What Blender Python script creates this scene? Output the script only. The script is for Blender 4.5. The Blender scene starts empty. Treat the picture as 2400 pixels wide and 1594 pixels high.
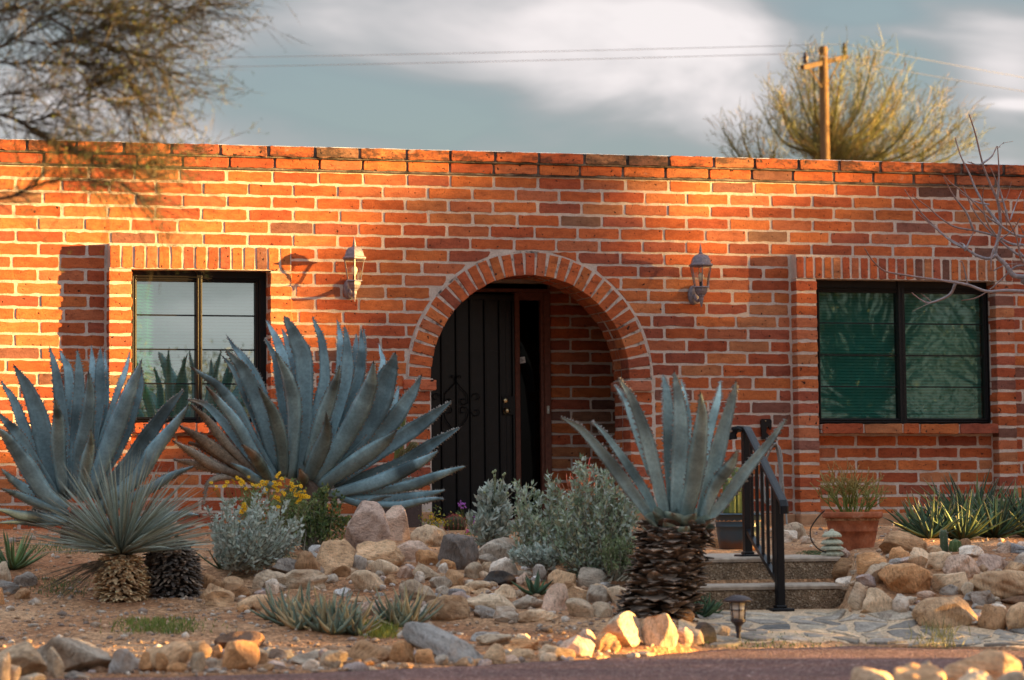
import bpy, math, random
import numpy as np
from mathutils import Vector, Matrix, noise as mnoise
R = math.radians
rnd = random.Random(7)
rng = np.random.default_rng(7)
scene = bpy.context.scene
COL = scene.collection

# ------------------------------------------------------------------ camera
F = 6635.9; PPX, PPY = 800.0, 600.0
EX = np.array([.97108426, -.01561633, .23822572])
EZ = np.array([-.00487904, .99635175, .08520203]); EZ -= EX*(EX@EZ); EZ /= np.linalg.norm(EZ)
EY = -np.cross(EZ, EX)
if EY[2] < 0: EY = -EY
M3 = np.array([EX, EY, EZ])
CAM = np.array([-7.6376, -24.603, 0.0])

def ray(x, y): return M3 @ np.array([(x-PPX)/F, -(y-PPY)/F, 1.0])
def at(x, y, d): return CAM + ray(x, y)*d             # point seen at a pixel, d metres along the optical axis
def onY(x, y, Y):                                       # point of the plane Y=const
    r = ray(x, y); return CAM + r*((Y-CAM[1])/r[1])
def onZ(x, y, Z):
    r = ray(x, y); return CAM + r*((Z-CAM[2])/r[2])
def depth(p): return float((np.asarray(p)-CAM) @ (M3 @ np.array([0, 0, 1.0])))

cd = bpy.data.cameras.new('camera'); cam = bpy.data.objects.new('camera', cd); COL.objects.link(cam)
right = M3 @ np.array([1, 0, 0]); up = M3 @ np.array([0, 1, 0]); fwd = M3 @ np.array([0, 0, 1])
mw = Matrix.Identity(4)
for i in range(3):
    mw[i][0] = right[i]; mw[i][1] = up[i]; mw[i][2] = -fwd[i]; mw[i][3] = CAM[i]
cam.matrix_world = mw
cd.sensor_fit = 'HORIZONTAL'; cd.sensor_width = 36; cd.lens = F/2400*36
cd.shift_x = (1200-PPX)/2400; cd.shift_y = -(797-PPY)/2400
cd.clip_end = 3000; cd.clip_start = .1
cd.dof.use_dof = True; cd.dof.focus_distance = 22.6; cd.dof.aperture_fstop = 2.9
scene.camera = cam

# ------------------------------------------------------------------ helpers
def tag(o, label=None, cat=None, group=None, kind=None):
    if label: o['label'] = label
    if cat: o['category'] = cat
    if group: o['group'] = group
    if kind: o['kind'] = kind
    return o
def empty(name, loc, label, cat, group=None):
    o = bpy.data.objects.new(name, None); COL.objects.link(o); o.location = loc; o.empty_display_size = .1
    return tag(o, label, cat, group)
def rootof(o):
    while o.parent: o = o.parent
    return o
class MB:
    def __init__(s): s.v = []; s.f = []; s.c = []
    def add(s, vs, fs, col=None):
        b = len(s.v); s.v += [tuple(map(float, p)) for p in vs]; s.f += [tuple(i+b for i in f) for f in fs]
        s.c += [col if col is not None else (1, 1, 1)]*len(vs)
    def addc(s, vs, fs, cols):
        b = len(s.v); s.v += [tuple(map(float, p)) for p in vs]; s.f += [tuple(i+b for i in f) for f in fs]; s.c += cols
    def box(s, lo, hi, col=None, rot=0, piv=None):
        x0, y0, z0 = lo; x1, y1, z1 = hi
        vs = [(x0,y0,z0),(x1,y0,z0),(x1,y1,z0),(x0,y1,z0),(x0,y0,z1),(x1,y0,z1),(x1,y1,z1),(x0,y1,z1)]
        if rot:
            p = piv if piv is not None else ((x0+x1)/2, (y0+y1)/2)
            c_, s_ = math.cos(rot), math.sin(rot)
            vs = [(p[0]+(x-p[0])*c_-(y-p[1])*s_, p[1]+(x-p[0])*s_+(y-p[1])*c_, z) for x, y, z in vs]
        s.add(vs, [(3,2,1,0),(4,5,6,7),(0,1,5,4),(1,2,6,5),(2,3,7,6),(3,0,4,7)], col)
    def bbox(s, lo, hi, b, col=None):                   # box with bevelled vertical and top edges
        x0, y0, z0 = lo; x1, y1, z1 = hi
        def ring(i, z): return [(x0+i+b,y0+i,z),(x1-i-b,y0+i,z),(x1-i,y0+i+b,z),(x1-i,y1-i-b,z),(x1-i-b,y1-i,z),(x0+i+b,y1-i,z),(x0+i,y1-i-b,z),(x0+i,y0+i+b,z)]
        s.loft([ring(b, z0), ring(0, z0+b), ring(0, z1-b), ring(b, z1)], col)
    def loft(s, rings, col=None, cap=True, closed=True):
        n = len(rings[0]); vs = [p for r in rings for p in r]; fs = []
        for k in range(len(rings)-1):
            for i in range(n if closed else n-1):
                j = (i+1) % n; fs.append((k*n+i, k*n+j, (k+1)*n+j, (k+1)*n+i))
        if cap: fs += [tuple(range(n))[::-1], tuple((len(rings)-1)*n+i for i in range(n))]
        s.add(vs, fs, col)
    def tube(s, pts, rad, n=6, col=None, cap=True):
        pts = [np.asarray(p, float) for p in pts]; rings = []
        if not hasattr(rad, '__len__'): rad = [rad]*len(pts)
        pa = None
        for i, p in enumerate(pts):
            t = pts[min(i+1, len(pts)-1)]-pts[max(i-1, 0)]; t = t/(np.linalg.norm(t)+1e-9)
            a = np.cross(t, (0, 0, 1.0)) if pa is None else pa-t*(pa@t)
            if np.linalg.norm(a) < 1e-3: a = np.cross(t, (1.0, 0, 0))
            a /= np.linalg.norm(a); b = np.cross(t, a); pa = a
            rings.append([p+rad[i]*(math.cos(q)*a+math.sin(q)*b) for q in [2*math.pi*k/n for k in range(n)]])
        s.loft(rings, col, cap)
    def lathe(s, prof, c=(0, 0, 0), n=16, col=None, ph=0):
        s.loft([[(c[0]+r*math.cos(2*math.pi*k/n+ph), c[1]+r*math.sin(2*math.pi*k/n+ph), c[2]+z) for k in range(n)] for r, z in prof], col)
    def sphere(s, c, r, col=None, n=8):
        if not hasattr(r, '__len__'): r = (r, r, r)
        s.loft([[(c[0]+r[0]*math.sin(a)*math.cos(q), c[1]+r[1]*math.sin(a)*math.sin(q), c[2]-r[2]*math.cos(a)) for q in [2*math.pi*k/n for k in range(n)]]
                for a in [math.pi*(k+.02)/(n//2+.04) for k in range(n//2+1)]], col)
    def build(s, name, mat, parent=None, smooth=False, base=None):
        return mk(name, s.v, s.f, mat, parent, s.c, smooth, base)
def mk(name, v, f, mat, parent=None, cols=None, smooth=False, base=None):
    v = np.asarray(v, dtype=np.float64).reshape(-1, 3)
    if parent is not None: off = np.array(rootof(parent).location)
    elif base is not None: off = np.asarray(base, float)
    else: off = np.zeros(3)
    me = bpy.data.meshes.new(name)
    if isinstance(f, np.ndarray):
        nf, k = f.shape
        me.vertices.add(len(v)); me.vertices.foreach_set('co', (v-off).ravel().astype(np.float32))
        me.loops.add(nf*k); me.loops.foreach_set('vertex_index', f.ravel().astype(np.int32))
        me.polygons.add(nf); me.polygons.foreach_set('loop_start', np.arange(0, nf*k, k, dtype=np.int32))
        me.update(calc_edges=True)
    else:
        me.from_pydata((v-off).tolist(), [], f)
    if cols is not None and len(cols) == len(v):
        a = me.color_attributes.new('Col', 'FLOAT_COLOR', 'POINT')
        c = np.ones((len(v), 4), np.float32); c[:, :3] = np.asarray(cols, np.float32).reshape(-1, 3); a.data.foreach_set('color', c.ravel())
    if smooth: me.polygons.foreach_set('use_smooth', np.ones(len(me.polygons), dtype=bool))
    me.materials.append(mat)
    o = bpy.data.objects.new(name, me); COL.objects.link(o)
    if parent is not None: o.parent = parent
    else: o.location = off
    return o
def copy_thing(root, loc, label, group=None):
    r = root.copy(); COL.objects.link(r); r.location = loc; r['label'] = label
    if group: r['group'] = group
    for ch in root.children:
        c = ch.copy(); COL.objects.link(c); c.parent = r
        for g in ch.children:
            d = g.copy(); COL.objects.link(d); d.parent = c
    return r
def lerp(a, b, t): return a+(b-a)*t
def spline(P, n):
    P = np.asarray(P, float); m = len(P)
    if m == 2: return np.array([lerp(P[0], P[1], t) for t in np.linspace(0, 1, n)])
    Q = np.vstack([2*P[0]-P[1], P, 2*P[-1]-P[-2]]); out = []
    for t in np.linspace(0, m-1-1e-6, n):
        i = int(t); u = t-i; p0, p1, p2, p3 = Q[i:i+4]
        out.append(.5*((2*p1)+(-p0+p2)*u+(2*p0-5*p1+4*p2-p3)*u*u+(-p0+3*p1-3*p2+p3)*u**3))
    return np.array(out)
def nz(v): return v/(np.linalg.norm(v)+1e-12)

# ------------------------------------------------------------------ materials
def newmat(name):
    m = bpy.data.materials.new(name); m.use_nodes = True; nt = m.node_tree
    b = nt.nodes['Principled BSDF']; b.inputs['Specular IOR Level'].default_value = .3
    return m, nt, b
def node(nt, t, **kw):
    n = nt.nodes.new(t)
    for k, v in kw.items():
        if hasattr(n, k) and k not in ('Scale',): setattr(n, k, v)
        else: n.inputs[k].default_value = v
    return n
def tnoise(nt, scale, detail=4, rough=.55, coord='Object', sc=None, dist=0):
    tc = node(nt, 'ShaderNodeTexCoord'); n = node(nt, 'ShaderNodeTexNoise'); n.inputs['Scale'].default_value = scale
    n.inputs['Detail'].default_value = detail; n.inputs['Roughness'].default_value = rough; n.inputs['Distortion'].default_value = dist
    if sc:
        mp = node(nt, 'ShaderNodeMapping'); mp.inputs['Scale'].default_value = sc
        nt.links.new(tc.outputs[coord], mp.inputs['Vector']); nt.links.new(mp.outputs[0], n.inputs['Vector'])
    else: nt.links.new(tc.outputs[coord], n.inputs['Vector'])
    return n
def ramp(nt, src, stops):
    r = node(nt, 'ShaderNodeValToRGB'); e = r.color_ramp.elements
    while len(e) < len(stops): e.new(.5)
    for el, (p, c) in zip(e, stops):
        el.position = p; el.color = (*c, 1) if hasattr(c, '__len__') else (c, c, c, 1)
    nt.links.new(src, r.inputs[0]); return r.outputs[0]
def mix(nt, mode, fac, a, b):
    n = node(nt, 'ShaderNodeMixRGB'); n.blend_type = mode
    for i, x in ((0, fac), (1, a), (2, b)):
        if hasattr(x, 'is_linked'): nt.links.new(x, n.inputs[i])
        elif i == 0: n.inputs[0].default_value = x
        else: n.inputs[i].default_value = (*x, 1) if hasattr(x, '__len__') else (x, x, x, 1)
    return n.outputs[0]
def bump(nt, b, src, strength, dist):
    n = node(nt, 'ShaderNodeBump'); n.inputs['Strength'].default_value = strength; n.inputs['Distance'].default_value = dist
    nt.links.new(src, n.inputs['Height'])
    if b.inputs['Normal'].is_linked: nt.links.new(b.inputs['Normal'].links[0].from_socket, n.inputs['Normal'])
    nt.links.new(n.outputs[0], b.inputs['Normal'])
def attr(nt):
    n = node(nt, 'ShaderNodeAttribute'); n.attribute_name = 'Col'; return n.outputs['Color']
def plain(name, col, rough=.6, metal=0, nscale=30, var=.25, bmp=.15, spec=.3):
    m, nt, b = newmat(name); n = tnoise(nt, nscale)
    c = ramp(nt, n.outputs[0], [(.25, tuple(x*(1-var) for x in col)), (.75, tuple(min(1, x*(1+var)) for x in col))])
    nt.links.new(c, b.inputs['Base Color']); b.inputs['Roughness'].default_value = rough; b.inputs['Metallic'].default_value = metal
    b.inputs['Specular IOR Level'].default_value = spec
    if bmp: bump(nt, b, n.outputs[0], bmp, .01)
    return m
def vcol(name, rough=.7, n1=20, v1=.25, n2=120, v2=.15, bmp=.3, bd=.005, spec=.25, trans=0, sc=None):
    m, nt, b = newmat(name); a = attr(nt)
    x = tnoise(nt, n1, 5, .6, sc=sc); y = tnoise(nt, n2, 3, .6)
    c = mix(nt, 'MULTIPLY', 1, a, ramp(nt, x.outputs[0], [(.3, 1-v1), (.7, 1+v1*.6)]))
    c = mix(nt, 'MULTIPLY', 1, c, ramp(nt, y.outputs[0], [(.3, 1-v2), (.7, 1+v2*.6)]))
    nt.links.new(c, b.inputs['Base Color']); b.inputs['Roughness'].default_value = rough; b.inputs['Specular IOR Level'].default_value = spec
    if bmp: bump(nt, b, y.outputs[0], bmp, bd); bump(nt, b, x.outputs[0], bmp, bd*3)
    if trans:
        tr = node(nt, 'ShaderNodeBsdfTranslucent'); nt.links.new(c, tr.inputs[0]); ms = node(nt, 'ShaderNodeMixShader'); ms.inputs[0].default_value = trans
        nt.links.new(b.outputs[0], ms.inputs[1]); nt.links.new(tr.outputs[0], ms.inputs[2]); nt.links.new(ms.outputs[0], nt.nodes['Material Output'].inputs[0])
    return m

def brick_mat(name, stain=0):
    m, nt, b = newmat(name); a = attr(nt); big = tnoise(nt, 1.1, 5, .6)
    a = mix(nt, 'MULTIPLY', 1, a, ramp(nt, big.outputs[0], [(.3, (.72, .70, .74)), (.5, (1, 1, 1)), (.7, (1.14, 1.18, 1.2))]))
    x = tnoise(nt, 9, 5, .65, sc=(1, 1, 2.2)); y = tnoise(nt, 75, 4, .7); z = tnoise(nt, 30, 2, .5)
    c = mix(nt, 'MULTIPLY', 1, a, ramp(nt, x.outputs[0], [(.28, (.66, .62, .62)), (.5, (1, 1, 1)), (.72, (1.22, 1.3, 1.3))]))
    c = mix(nt, 'MULTIPLY', 1, c, ramp(nt, y.outputs[0], [(.25, .62), (.5, 1), (.8, 1.18)]))
    pit = ramp(nt, z.outputs[0], [(.29, .0), (.345, 1)])
    c = mix(nt, 'MIX', pit, (.035, .014, .01), c)
    if stain:
        s = tnoise(nt, 5, 6, .75, sc=(1, 1, 2)); sm = ramp(nt, s.outputs[0], [(.44 if stain > .5 else .52, 0), (.58 if stain > .5 else .62, stain)])
        c = mix(nt, 'MIX', sm, c, (.025, .02, .018))
        s2 = tnoise(nt, 3.1, 6, .7, sc=(1, 1.3, 1)); sm2 = ramp(nt, s2.outputs[0], [(.62, 0), (.7, .4)])
        c = mix(nt, 'MIX', sm2, c, (.45, .4, .36))
    nt.links.new(c, b.inputs['Base Color']); b.inputs['Roughness'].default_value = .85; b.inputs['Specular IOR Level'].default_value = .2
    bump(nt, b, x.outputs[0], .5, .012); bump(nt, b, y.outputs[0], .5, .004); bump(nt, b, pit, .6, .006)
    return m
M = {}
M['brick'] = brick_mat('burnt_brick'); M['coping'] = brick_mat('weathered_brick', .8)
M['edgebrick'] = brick_mat('edge_brick', .35)
def mortar():
    m, nt, b = newmat('mortar'); x = tnoise(nt, 6, 5, .6); y = tnoise(nt, 90, 4, .7)
    c = ramp(nt, x.outputs[0], [(.3, (.50, .395, .335)), (.7, (.68, .565, .49))]); c = mix(nt, 'MULTIPLY', 1, c, ramp(nt, y.outputs[0], [(.3, .72), (.7, 1.1)]))
    nt.links.new(c, b.inputs['Base Color']); b.inputs['Roughness'].default_value = .95; bump(nt, b, y.outputs[0], .7, .006); bump(nt, b, x.outputs[0], .5, .02); return m
M['mortar'] = mortar()
def stained_mortar():
    m, nt, b = newmat('stained_mortar'); x = tnoise(nt, 4.5, 6, .7); y = tnoise(nt, 80, 4, .7)
    c = ramp(nt, x.outputs[0], [(.4, (.04, .035, .03)), (.55, (.16, .13, .11)), (.72, (.36, .30, .26))]); c = mix(nt, 'MULTIPLY', 1, c, ramp(nt, y.outputs[0], [(.3, .72), (.7, 1.1)]))
    nt.links.new(c, b.inputs['Base Color']); b.inputs['Roughness'].default_value = .95; bump(nt, b, y.outputs[0], .7, .006); return m
M['stained'] = stained_mortar()
M['plaster'] = plain('tan_plaster', (.42, .22, .12), .9, nscale=14, var=.3)
M['white_coat'] = plain('white_roof_coat', (.62, .6, .6), .8, nscale=25, var=.2)
M['black_metal'] = plain('black_metal', (.005, .005, .007), .35, .0, 60, .3, .05, .25)
M['frame'] = plain('dark_window_frame', (.009, .008, .009), .45, 0, 50, .3, .05, .22)
M['door'] = plain('black_door', (.004, .0045, .007), .3, 0, 14, .5, .12, .28)
M['brown_wood'] = plain('brown_painted_wood', (.16, .055, .035), .6, 0, 25, .3, .1)
M['brass'] = plain('worn_brass', (.55, .42, .24), .3, 1, 60, .2, .05)
M['paper'] = plain('white_paper', (.75, .75, .74), .8, 0, 300, .1, 0)
M['ink'] = plain('ink', (.15, .15, .17), .8, 0, 300, .1, 0)
M['ivory'] = plain('ivory_plastic', (.6, .56, .46), .5, 0, 60, .1, 0)
M['dark'] = plain('dark_interior', (.02, .02, .022), .8, 0, 10, .2, 0)
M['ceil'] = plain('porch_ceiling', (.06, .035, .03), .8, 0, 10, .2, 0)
M['blind'] = plain('pale_blind', (.66, .70, .66), .6, 0, 20, .08, 0)
M['lamp_metal'] = plain('weathered_grey_metal', (.20, .17, .19), .5, .2, 45, .4, .2, .4)
M['bulb'] = plain('frosted_bulb', (.8, .76, .68), .4, 0, 60, .05, 0)
M['rubber'] = plain('black_rubber', (.015, .015, .015), .5, 0, 60, .2, .05)
M['hose'] = plain('grey_hose', (.3, .3, .29), .5, 0, 60, .2, .05)
M['bronze'] = plain('bronze_metal', (.055, .04, .042), .45, .3, 50, .3, .1, .4)
M['pale_lantern'] = plain('weathered_green_plastic', (.42, .41, .30), .65, 0, 40, .3, .2)
M['grey_post'] = plain('grey_post', (.22, .22, .2), .7, 0, 40, .25, .1)
M['frost'] = plain('frosted_glass', (.62, .56, .48), .3, 0, 40, .1, 0, .5)
def glass(name, tint, refl, g=.42):
    m, nt, b = newmat(name); nt.nodes.remove(b)
    t = node(nt, 'ShaderNodeBsdfTransparent'); t.inputs[0].default_value = (*tint, 1)
    gl = node(nt, 'ShaderNodeBsdfGlossy'); gl.inputs[0].default_value = (*refl, 1); gl.inputs['Roughness'].default_value = .012
    nn = tnoise(nt, 1.6, 2, .4); bp = node(nt, 'ShaderNodeBump'); bp.inputs['Strength'].default_value = .02; bp.inputs['Distance'].default_value = .05
    nt.links.new(nn.outputs[0], bp.inputs['Height']); nt.links.new(bp.outputs[0], gl.inputs['Normal'])
    ms = node(nt, 'ShaderNodeMixShader'); ms.inputs[0].default_value = g
    nt.links.new(t.outputs[0], ms.inputs[1]); nt.links.new(gl.outputs[0], ms.inputs[2]); nt.links.new(ms.outputs[0], nt.nodes['Material Output'].inputs[0]); return m
M['pane'] = glass('tinted_glass', (.15, .52, .45), (.80, .92, .89), .46)
M['dim_reflect_pane'] = glass('dim_reflect_glass', (.165, .41, .365), (.70, .9, .82), .15)  # right window: same glass as the left, dimmer reflection set into the material
M['dark_pane'] = glass('dark_glass', (.03, .03, .035), (.5, .5, .5), .015)
M['amber'] = glass('lantern_glass', (.93, .87, .76), (1, 1, 1), .07)
M['leaf'] = vcol('agave_skin', .55, 7, .30, 45, .2, .12, .004, .3)
M['plant'] = vcol('plant_leaf', .6, 25, .2, 90, .1, .0, .01, .25, trans=.18)
M['twig'] = vcol('bark_twig', .8, 30, .3, 90, .2, .2, .003)
M['dry'] = vcol('dry_fibre', .9, 30, .4, 110, .3, .4, .006)
M['bark'] = vcol('rough_bark', .9, 12, .35, 60, .3, .5, .01, sc=(1, 1, .25))
M['paint'] = vcol('soft_coat', .6, 25, .2, 90, .15, .1)
def rock_mat():
    m, nt, b = newmat('desert_rock'); a = attr(nt)
    oi = node(nt, 'ShaderNodeObjectInfo'); tc = node(nt, 'ShaderNodeTexCoord')
    mp = node(nt, 'ShaderNodeMapping'); nt.links.new(tc.outputs['Object'], mp.inputs[0])
    sc = node(nt, 'ShaderNodeMath'); sc.operation = 'MULTIPLY'; sc.inputs[1].default_value = 57; nt.links.new(oi.outputs['Random'], sc.inputs[0])
    cb = node(nt, 'ShaderNodeCombineXYZ'); [nt.links.new(sc.outputs[0], cb.inputs[i]) for i in range(3)]; nt.links.new(cb.outputs[0], mp.inputs['Location']); nt.links.new(cb.outputs[0], mp.inputs['Rotation'])
    def nse(s, d, r, dist=0, st=None):
        n = node(nt, 'ShaderNodeTexNoise'); n.inputs['Scale'].default_value = s; n.inputs['Detail'].default_value = d; n.inputs['Roughness'].default_value = r; n.inputs['Distortion'].default_value = dist
        if st:
            q = node(nt, 'ShaderNodeMapping'); q.inputs['Scale'].default_value = st; nt.links.new(mp.outputs[0], q.inputs[0]); nt.links.new(q.outputs[0], n.inputs['Vector'])
        else: nt.links.new(mp.outputs[0], n.inputs['Vector'])
        return n.outputs[0]
    n1 = nse(5, 6, .65); n2 = nse(26, 5, .7, .3, (1, 1, 3.2)); n3 = nse(140, 3, .7)
    c = mix(nt, 'MULTIPLY', 1, a, ramp(nt, n1, [(.28, (.52, .47, .45)), (.5, (1, 1, 1)), (.72, (1.32, 1.30, 1.32))]))
    c = mix(nt, 'MULTIPLY', 1, c, ramp(nt, n2, [(.3, (.40, .38, .38)), (.47, (1, 1, 1)), (.75, (1.32, 1.30, 1.26))]))
    c = mix(nt, 'MULTIPLY', 1, c, ramp(nt, n3, [(.3, .7), (.7, 1.2)]))
    c = mix(nt, 'MIX', ramp(nt, nse(3.3, 5, .6), [(.55, 0), (.68, .55)]), c, (.33, .16, .07))
    nt.links.new(c, b.inputs['Base Color']); b.inputs['Roughness'].default_value = .88; b.inputs['Specular IOR Level'].default_value = .22
    bump(nt, b, n2, .8, .016); bump(nt, b, n3, .45, .005); return m
M['rock'] = rock_mat(); M['rockpath'] = vcol('path_stone', .8, 9, .45, 60, .35, .5, .008)
def ground_mat():
    m, nt, b = newmat('desert_soil'); tc = node(nt, 'ShaderNodeTexCoord')
    x = tnoise(nt, .9, 5, .6); y = tnoise(nt, 22, 5, .7); v = node(nt, 'ShaderNodeTexVoronoi'); v.inputs['Scale'].default_value = 55; nt.links.new(tc.outputs['Object'], v.inputs['Vector'])
    c = ramp(nt, x.outputs[0], [(.3, (.26, .105, .048)), (.5, (.40, .205, .105)), (.7, (.50, .30, .17))])
    c = mix(nt, 'MULTIPLY', 1, c, ramp(nt, y.outputs[0], [(.3, .62), (.7, 1.25)]))
    sep = node(nt, 'ShaderNodeSeparateColor'); nt.links.new(v.outputs['Color'], sep.inputs[0])
    c = mix(nt, 'MULTIPLY', .8, c, ramp(nt, sep.outputs[0], [(0, .55), (.6, 1), (1, 1.7)]))
    nt.links.new(c, b.inputs['Base Color']); b.inputs['Roughness'].default_value = .95; b.inputs['Specular IOR Level'].default_value = .15
    bump(nt, b, v.outputs['Distance'], .8, .012); bump(nt, b, y.outputs[0], .7, .03); return m
M['soil'] = ground_mat()
def road_mat():
    m, nt, b = newmat('chip_road'); tc = node(nt, 'ShaderNodeTexCoord'); v = node(nt, 'ShaderNodeTexVoronoi'); v.inputs['Scale'].default_value = 75; nt.links.new(tc.outputs['Object'], v.inputs['Vector'])
    sep = node(nt, 'ShaderNodeSeparateColor'); nt.links.new(v.outputs['Color'], sep.inputs[0]); y = tnoise(nt, 3, 5, .6)
    c = ramp(nt, sep.outputs[0], [(0, (.06, .024, .02)), (.55, (.165, .072, .058)), (.9, (.28, .15, .125)), (1, (.46, .33, .28))])
    c = mix(nt, 'MULTIPLY', 1, c, ramp(nt, y.outputs[0], [(.3, .7), (.7, 1.2)]))
    nt.links.new(c, b.inputs['Base Color']); b.inputs['Roughness'].default_value = .85; bump(nt, b, v.outputs['Distance'], 1, .012); return m
M['road'] = road_mat()
def agg_mat():
    m, nt, b = newmat('exposed_aggregate'); tc = node(nt, 'ShaderNodeTexCoord'); v = node(nt, 'ShaderNodeTexVoronoi'); v.inputs['Scale'].default_value = 95; nt.links.new(tc.outputs['Object'], v.inputs['Vector'])
    sep = node(nt, 'ShaderNodeSeparateColor'); nt.links.new(v.outputs['Color'], sep.inputs[0]); y = tnoise(nt, 4, 6, .65)
    c = ramp(nt, sep.outputs[0], [(0, (.15, .095, .058)), (.5, (.27, .18, .11)), (.88, (.36, .25, .165)), (1, (.54, .42, .30))])
    c = mix(nt, 'MULTIPLY', 1, c, ramp(nt, y.outputs[0], [(.35, .6), (.65, 1.25)]))
    nt.links.new(c, b.inputs['Base Color']); b.inputs['Roughness'].default_value = .85; bump(nt, b, v.outputs['Distance'], 1, .012); return m
M['aggregate'] = agg_mat()
M['edge_concrete'] = plain('worn_concrete', (.38, .30, .235), .9, 0, 18, .35, .4)
def flag_mat():
    m, nt, b = newmat('flagstone_in_mortar'); tc = node(nt, 'ShaderNodeTexCoord')
    w = tnoise(nt, 2.5, 4, .6); mp = node(nt, 'ShaderNodeMapping'); mp.inputs['Scale'].default_value = (2.3, 3.0, 1)
    ad = node(nt, 'ShaderNodeMixRGB'); ad.blend_type = 'ADD'; ad.inputs[0].default_value = .12; nt.links.new(tc.outputs['Object'], ad.inputs[1]); nt.links.new(w.outputs['Color'], ad.inputs[2])
    nt.links.new(ad.outputs[0], mp.inputs[0]); v = node(nt, 'ShaderNodeTexVoronoi'); v.feature = 'DISTANCE_TO_EDGE'; v.inputs['Scale'].default_value = 1.1; nt.links.new(mp.outputs[0], v.inputs['Vector'])
    n2 = tnoise(nt, 9, 6, .7, sc=(1, 3, 1)); n3 = tnoise(nt, 60, 4, .7)
    st = ramp(nt, n2.outputs[0], [(.3, (.07, .07, .08)), (.5, (.17, .165, .17)), (.7, (.36, .32, .29))])
    mo = mix(nt, 'MULTIPLY', 1, (.60, .42, .27), ramp(nt, n3.outputs[0], [(.3, .6), (.7, 1.2)]))
    ad2 = node(nt, 'ShaderNodeMath'); ad2.operation = 'MULTIPLY_ADD'; ad2.inputs[1].default_value = .10; nt.links.new(n2.outputs[0], ad2.inputs[0]); nt.links.new(v.outputs['Distance'], ad2.inputs[2])
    msk = ramp(nt, ad2.outputs[0], [(.125, 0), (.16, 1)])
    c = mix(nt, 'MULTIPLY', .7, mo, ramp(nt, n3.outputs[0], [(.3, .6), (.7, 1.3)]))
    nt.links.new(c, b.inputs['Base Color']); b.inputs['Roughness'].default_value = .8; bump(nt, b, n2.outputs[0], .4, .015); return m
M['flag'] = flag_mat()
def terracotta():
    m, nt, b = newmat('terracotta'); x = tnoise(nt, 7, 6, .65); y = tnoise(nt, 60, 3, .6)
    c = ramp(nt, x.outputs[0], [(.3, (.16, .04, .018)), (.52, (.36, .105, .045)), (.62, (.42, .15, .075)), (.72, (.6, .42, .32))])
    c = mix(nt, 'MULTIPLY', 1, c, ramp(nt, y.outputs[0], [(.3, .8), (.7, 1.1)])); nt.links.new(c, b.inputs['Base Color']); b.inputs['Roughness'].default_value = .8; bump(nt, b, y.outputs[0], .2, .004); return m
M['terra'] = terracotta()
M['tan_pot'] = plain('tan_pot', (.5, .3, .15), .8, 0, 20, .2, .1)
def bluepot():
    m, nt, b = newmat('blue_glaze'); x = tnoise(nt, 9, 5, .6)
    g = node(nt, 'ShaderNodeTexCoord'); s = node(nt, 'ShaderNodeSeparateXYZ'); nt.links.new(g.outputs['Object'], s.inputs[0])
    ad = node(nt, 'ShaderNodeMath'); ad.operation = 'MULTIPLY_ADD'; ad.inputs[1].default_value = .12; nt.links.new(x.outputs[0], ad.inputs[0]); nt.links.new(s.outputs['Z'], ad.inputs[2])
    c = ramp(nt, ad.outputs[0], [(.085, (.09, .035, .02)), (.125, (.03, .05, .065)), (.5, (.035, .06, .08))]); nt.links.new(c, b.inputs['Base Color']); b.inputs['Roughness'].default_value = .35; b.inputs['Specular IOR Level'].default_value = .5; return m
M['bluepot'] = bluepot()
# ------------------------------------------------------------------ the house
house = empty('brick_house', (0, 0, 0), 'long single storey burnt brick house with an arched entry and two dark framed windows', 'house')
PAL = [(.44,.105,.035)]*5+[(.48,.135,.043)]*3+[(.37,.082,.034)]*3+[(.42,.125,.056)]*2+[(.31,.08,.044)]*2+[(.50,.165,.06)]+[(.43,.16,.07)]
DARKB = [(.16,.072,.052), (.20,.08,.055), (.25,.12,.07), (.22,.085,.06)]
def bcol(dark=.04):
    c = rnd.choice(DARKB) if rnd.random() < dark else rnd.choice(PAL)
    k = rnd.uniform(.86, 1.12); return tuple(x*k for x in c)
def outline(x0, x1, z0, z1, j=.0026):
    P = []; nx = max(3, int((x1-x0)/.05)); nzz = 2
    c = min(.009, (x1-x0)/5)
    for i in range(nx+1): P.append([lerp(x0+c, x1-c, i/nx), z0])
    for i in range(nzz+1): P.append([x1, lerp(z0+c, z1-c, i/nzz)])
    for i in range(nx+1): P.append([lerp(x1-c, x0+c, i/nx), z1])
    for i in range(nzz+1): P.append([x0, lerp(z1-c, z0+c, i/nzz)])
    s = rnd.uniform(-.003, .003)
    return [(x+rnd.gauss(0, j*.7), z+rnd.gauss(0, j)+s*(x-x0)/(x1-x0)) for x, z in P]
def brick(mb, P, y, depth, col, inset=.004, tilt=.0025):
    y = y+rnd.uniform(-.0028, .0028); n = len(P); cx = sum(p[0] for p in P)/n; cz = sum(p[1] for p in P)/n
    tx = rnd.uniform(-tilt, tilt)/.2; tz = rnd.uniform(-tilt, tilt)/.06
    def ring(k, dy):
        out = []
        for x, z in P:
            dx, dz = x-cx, z-cz; l = math.hypot(dx, dz)+1e-6
            out.append((x-dx/l*k*1.0, y+dy+tx*dx*.3+tz*dz*.3, z-dz/l*k))
        return out
    mb.loft([ring(0, depth), ring(0, .006), ring(inset, .0)], col, cap=False)
    b = len(mb.v); r = ring(inset, .0); mb.add(r, [tuple(range(n))[::-1]], col)
AC = (.192, 1.073); RI, RO = .945, 1.16
PIT = .1138; ZT = 2.922; BL = .414
YP = -.12
wl = dict(p0=onY(255, 700, YP)[0], o0=onY(309.4, 700, YP)[0], o1=onY(633.8, 800, YP)[0], p1=onY(684.9, 800, YP)[0])
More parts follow.
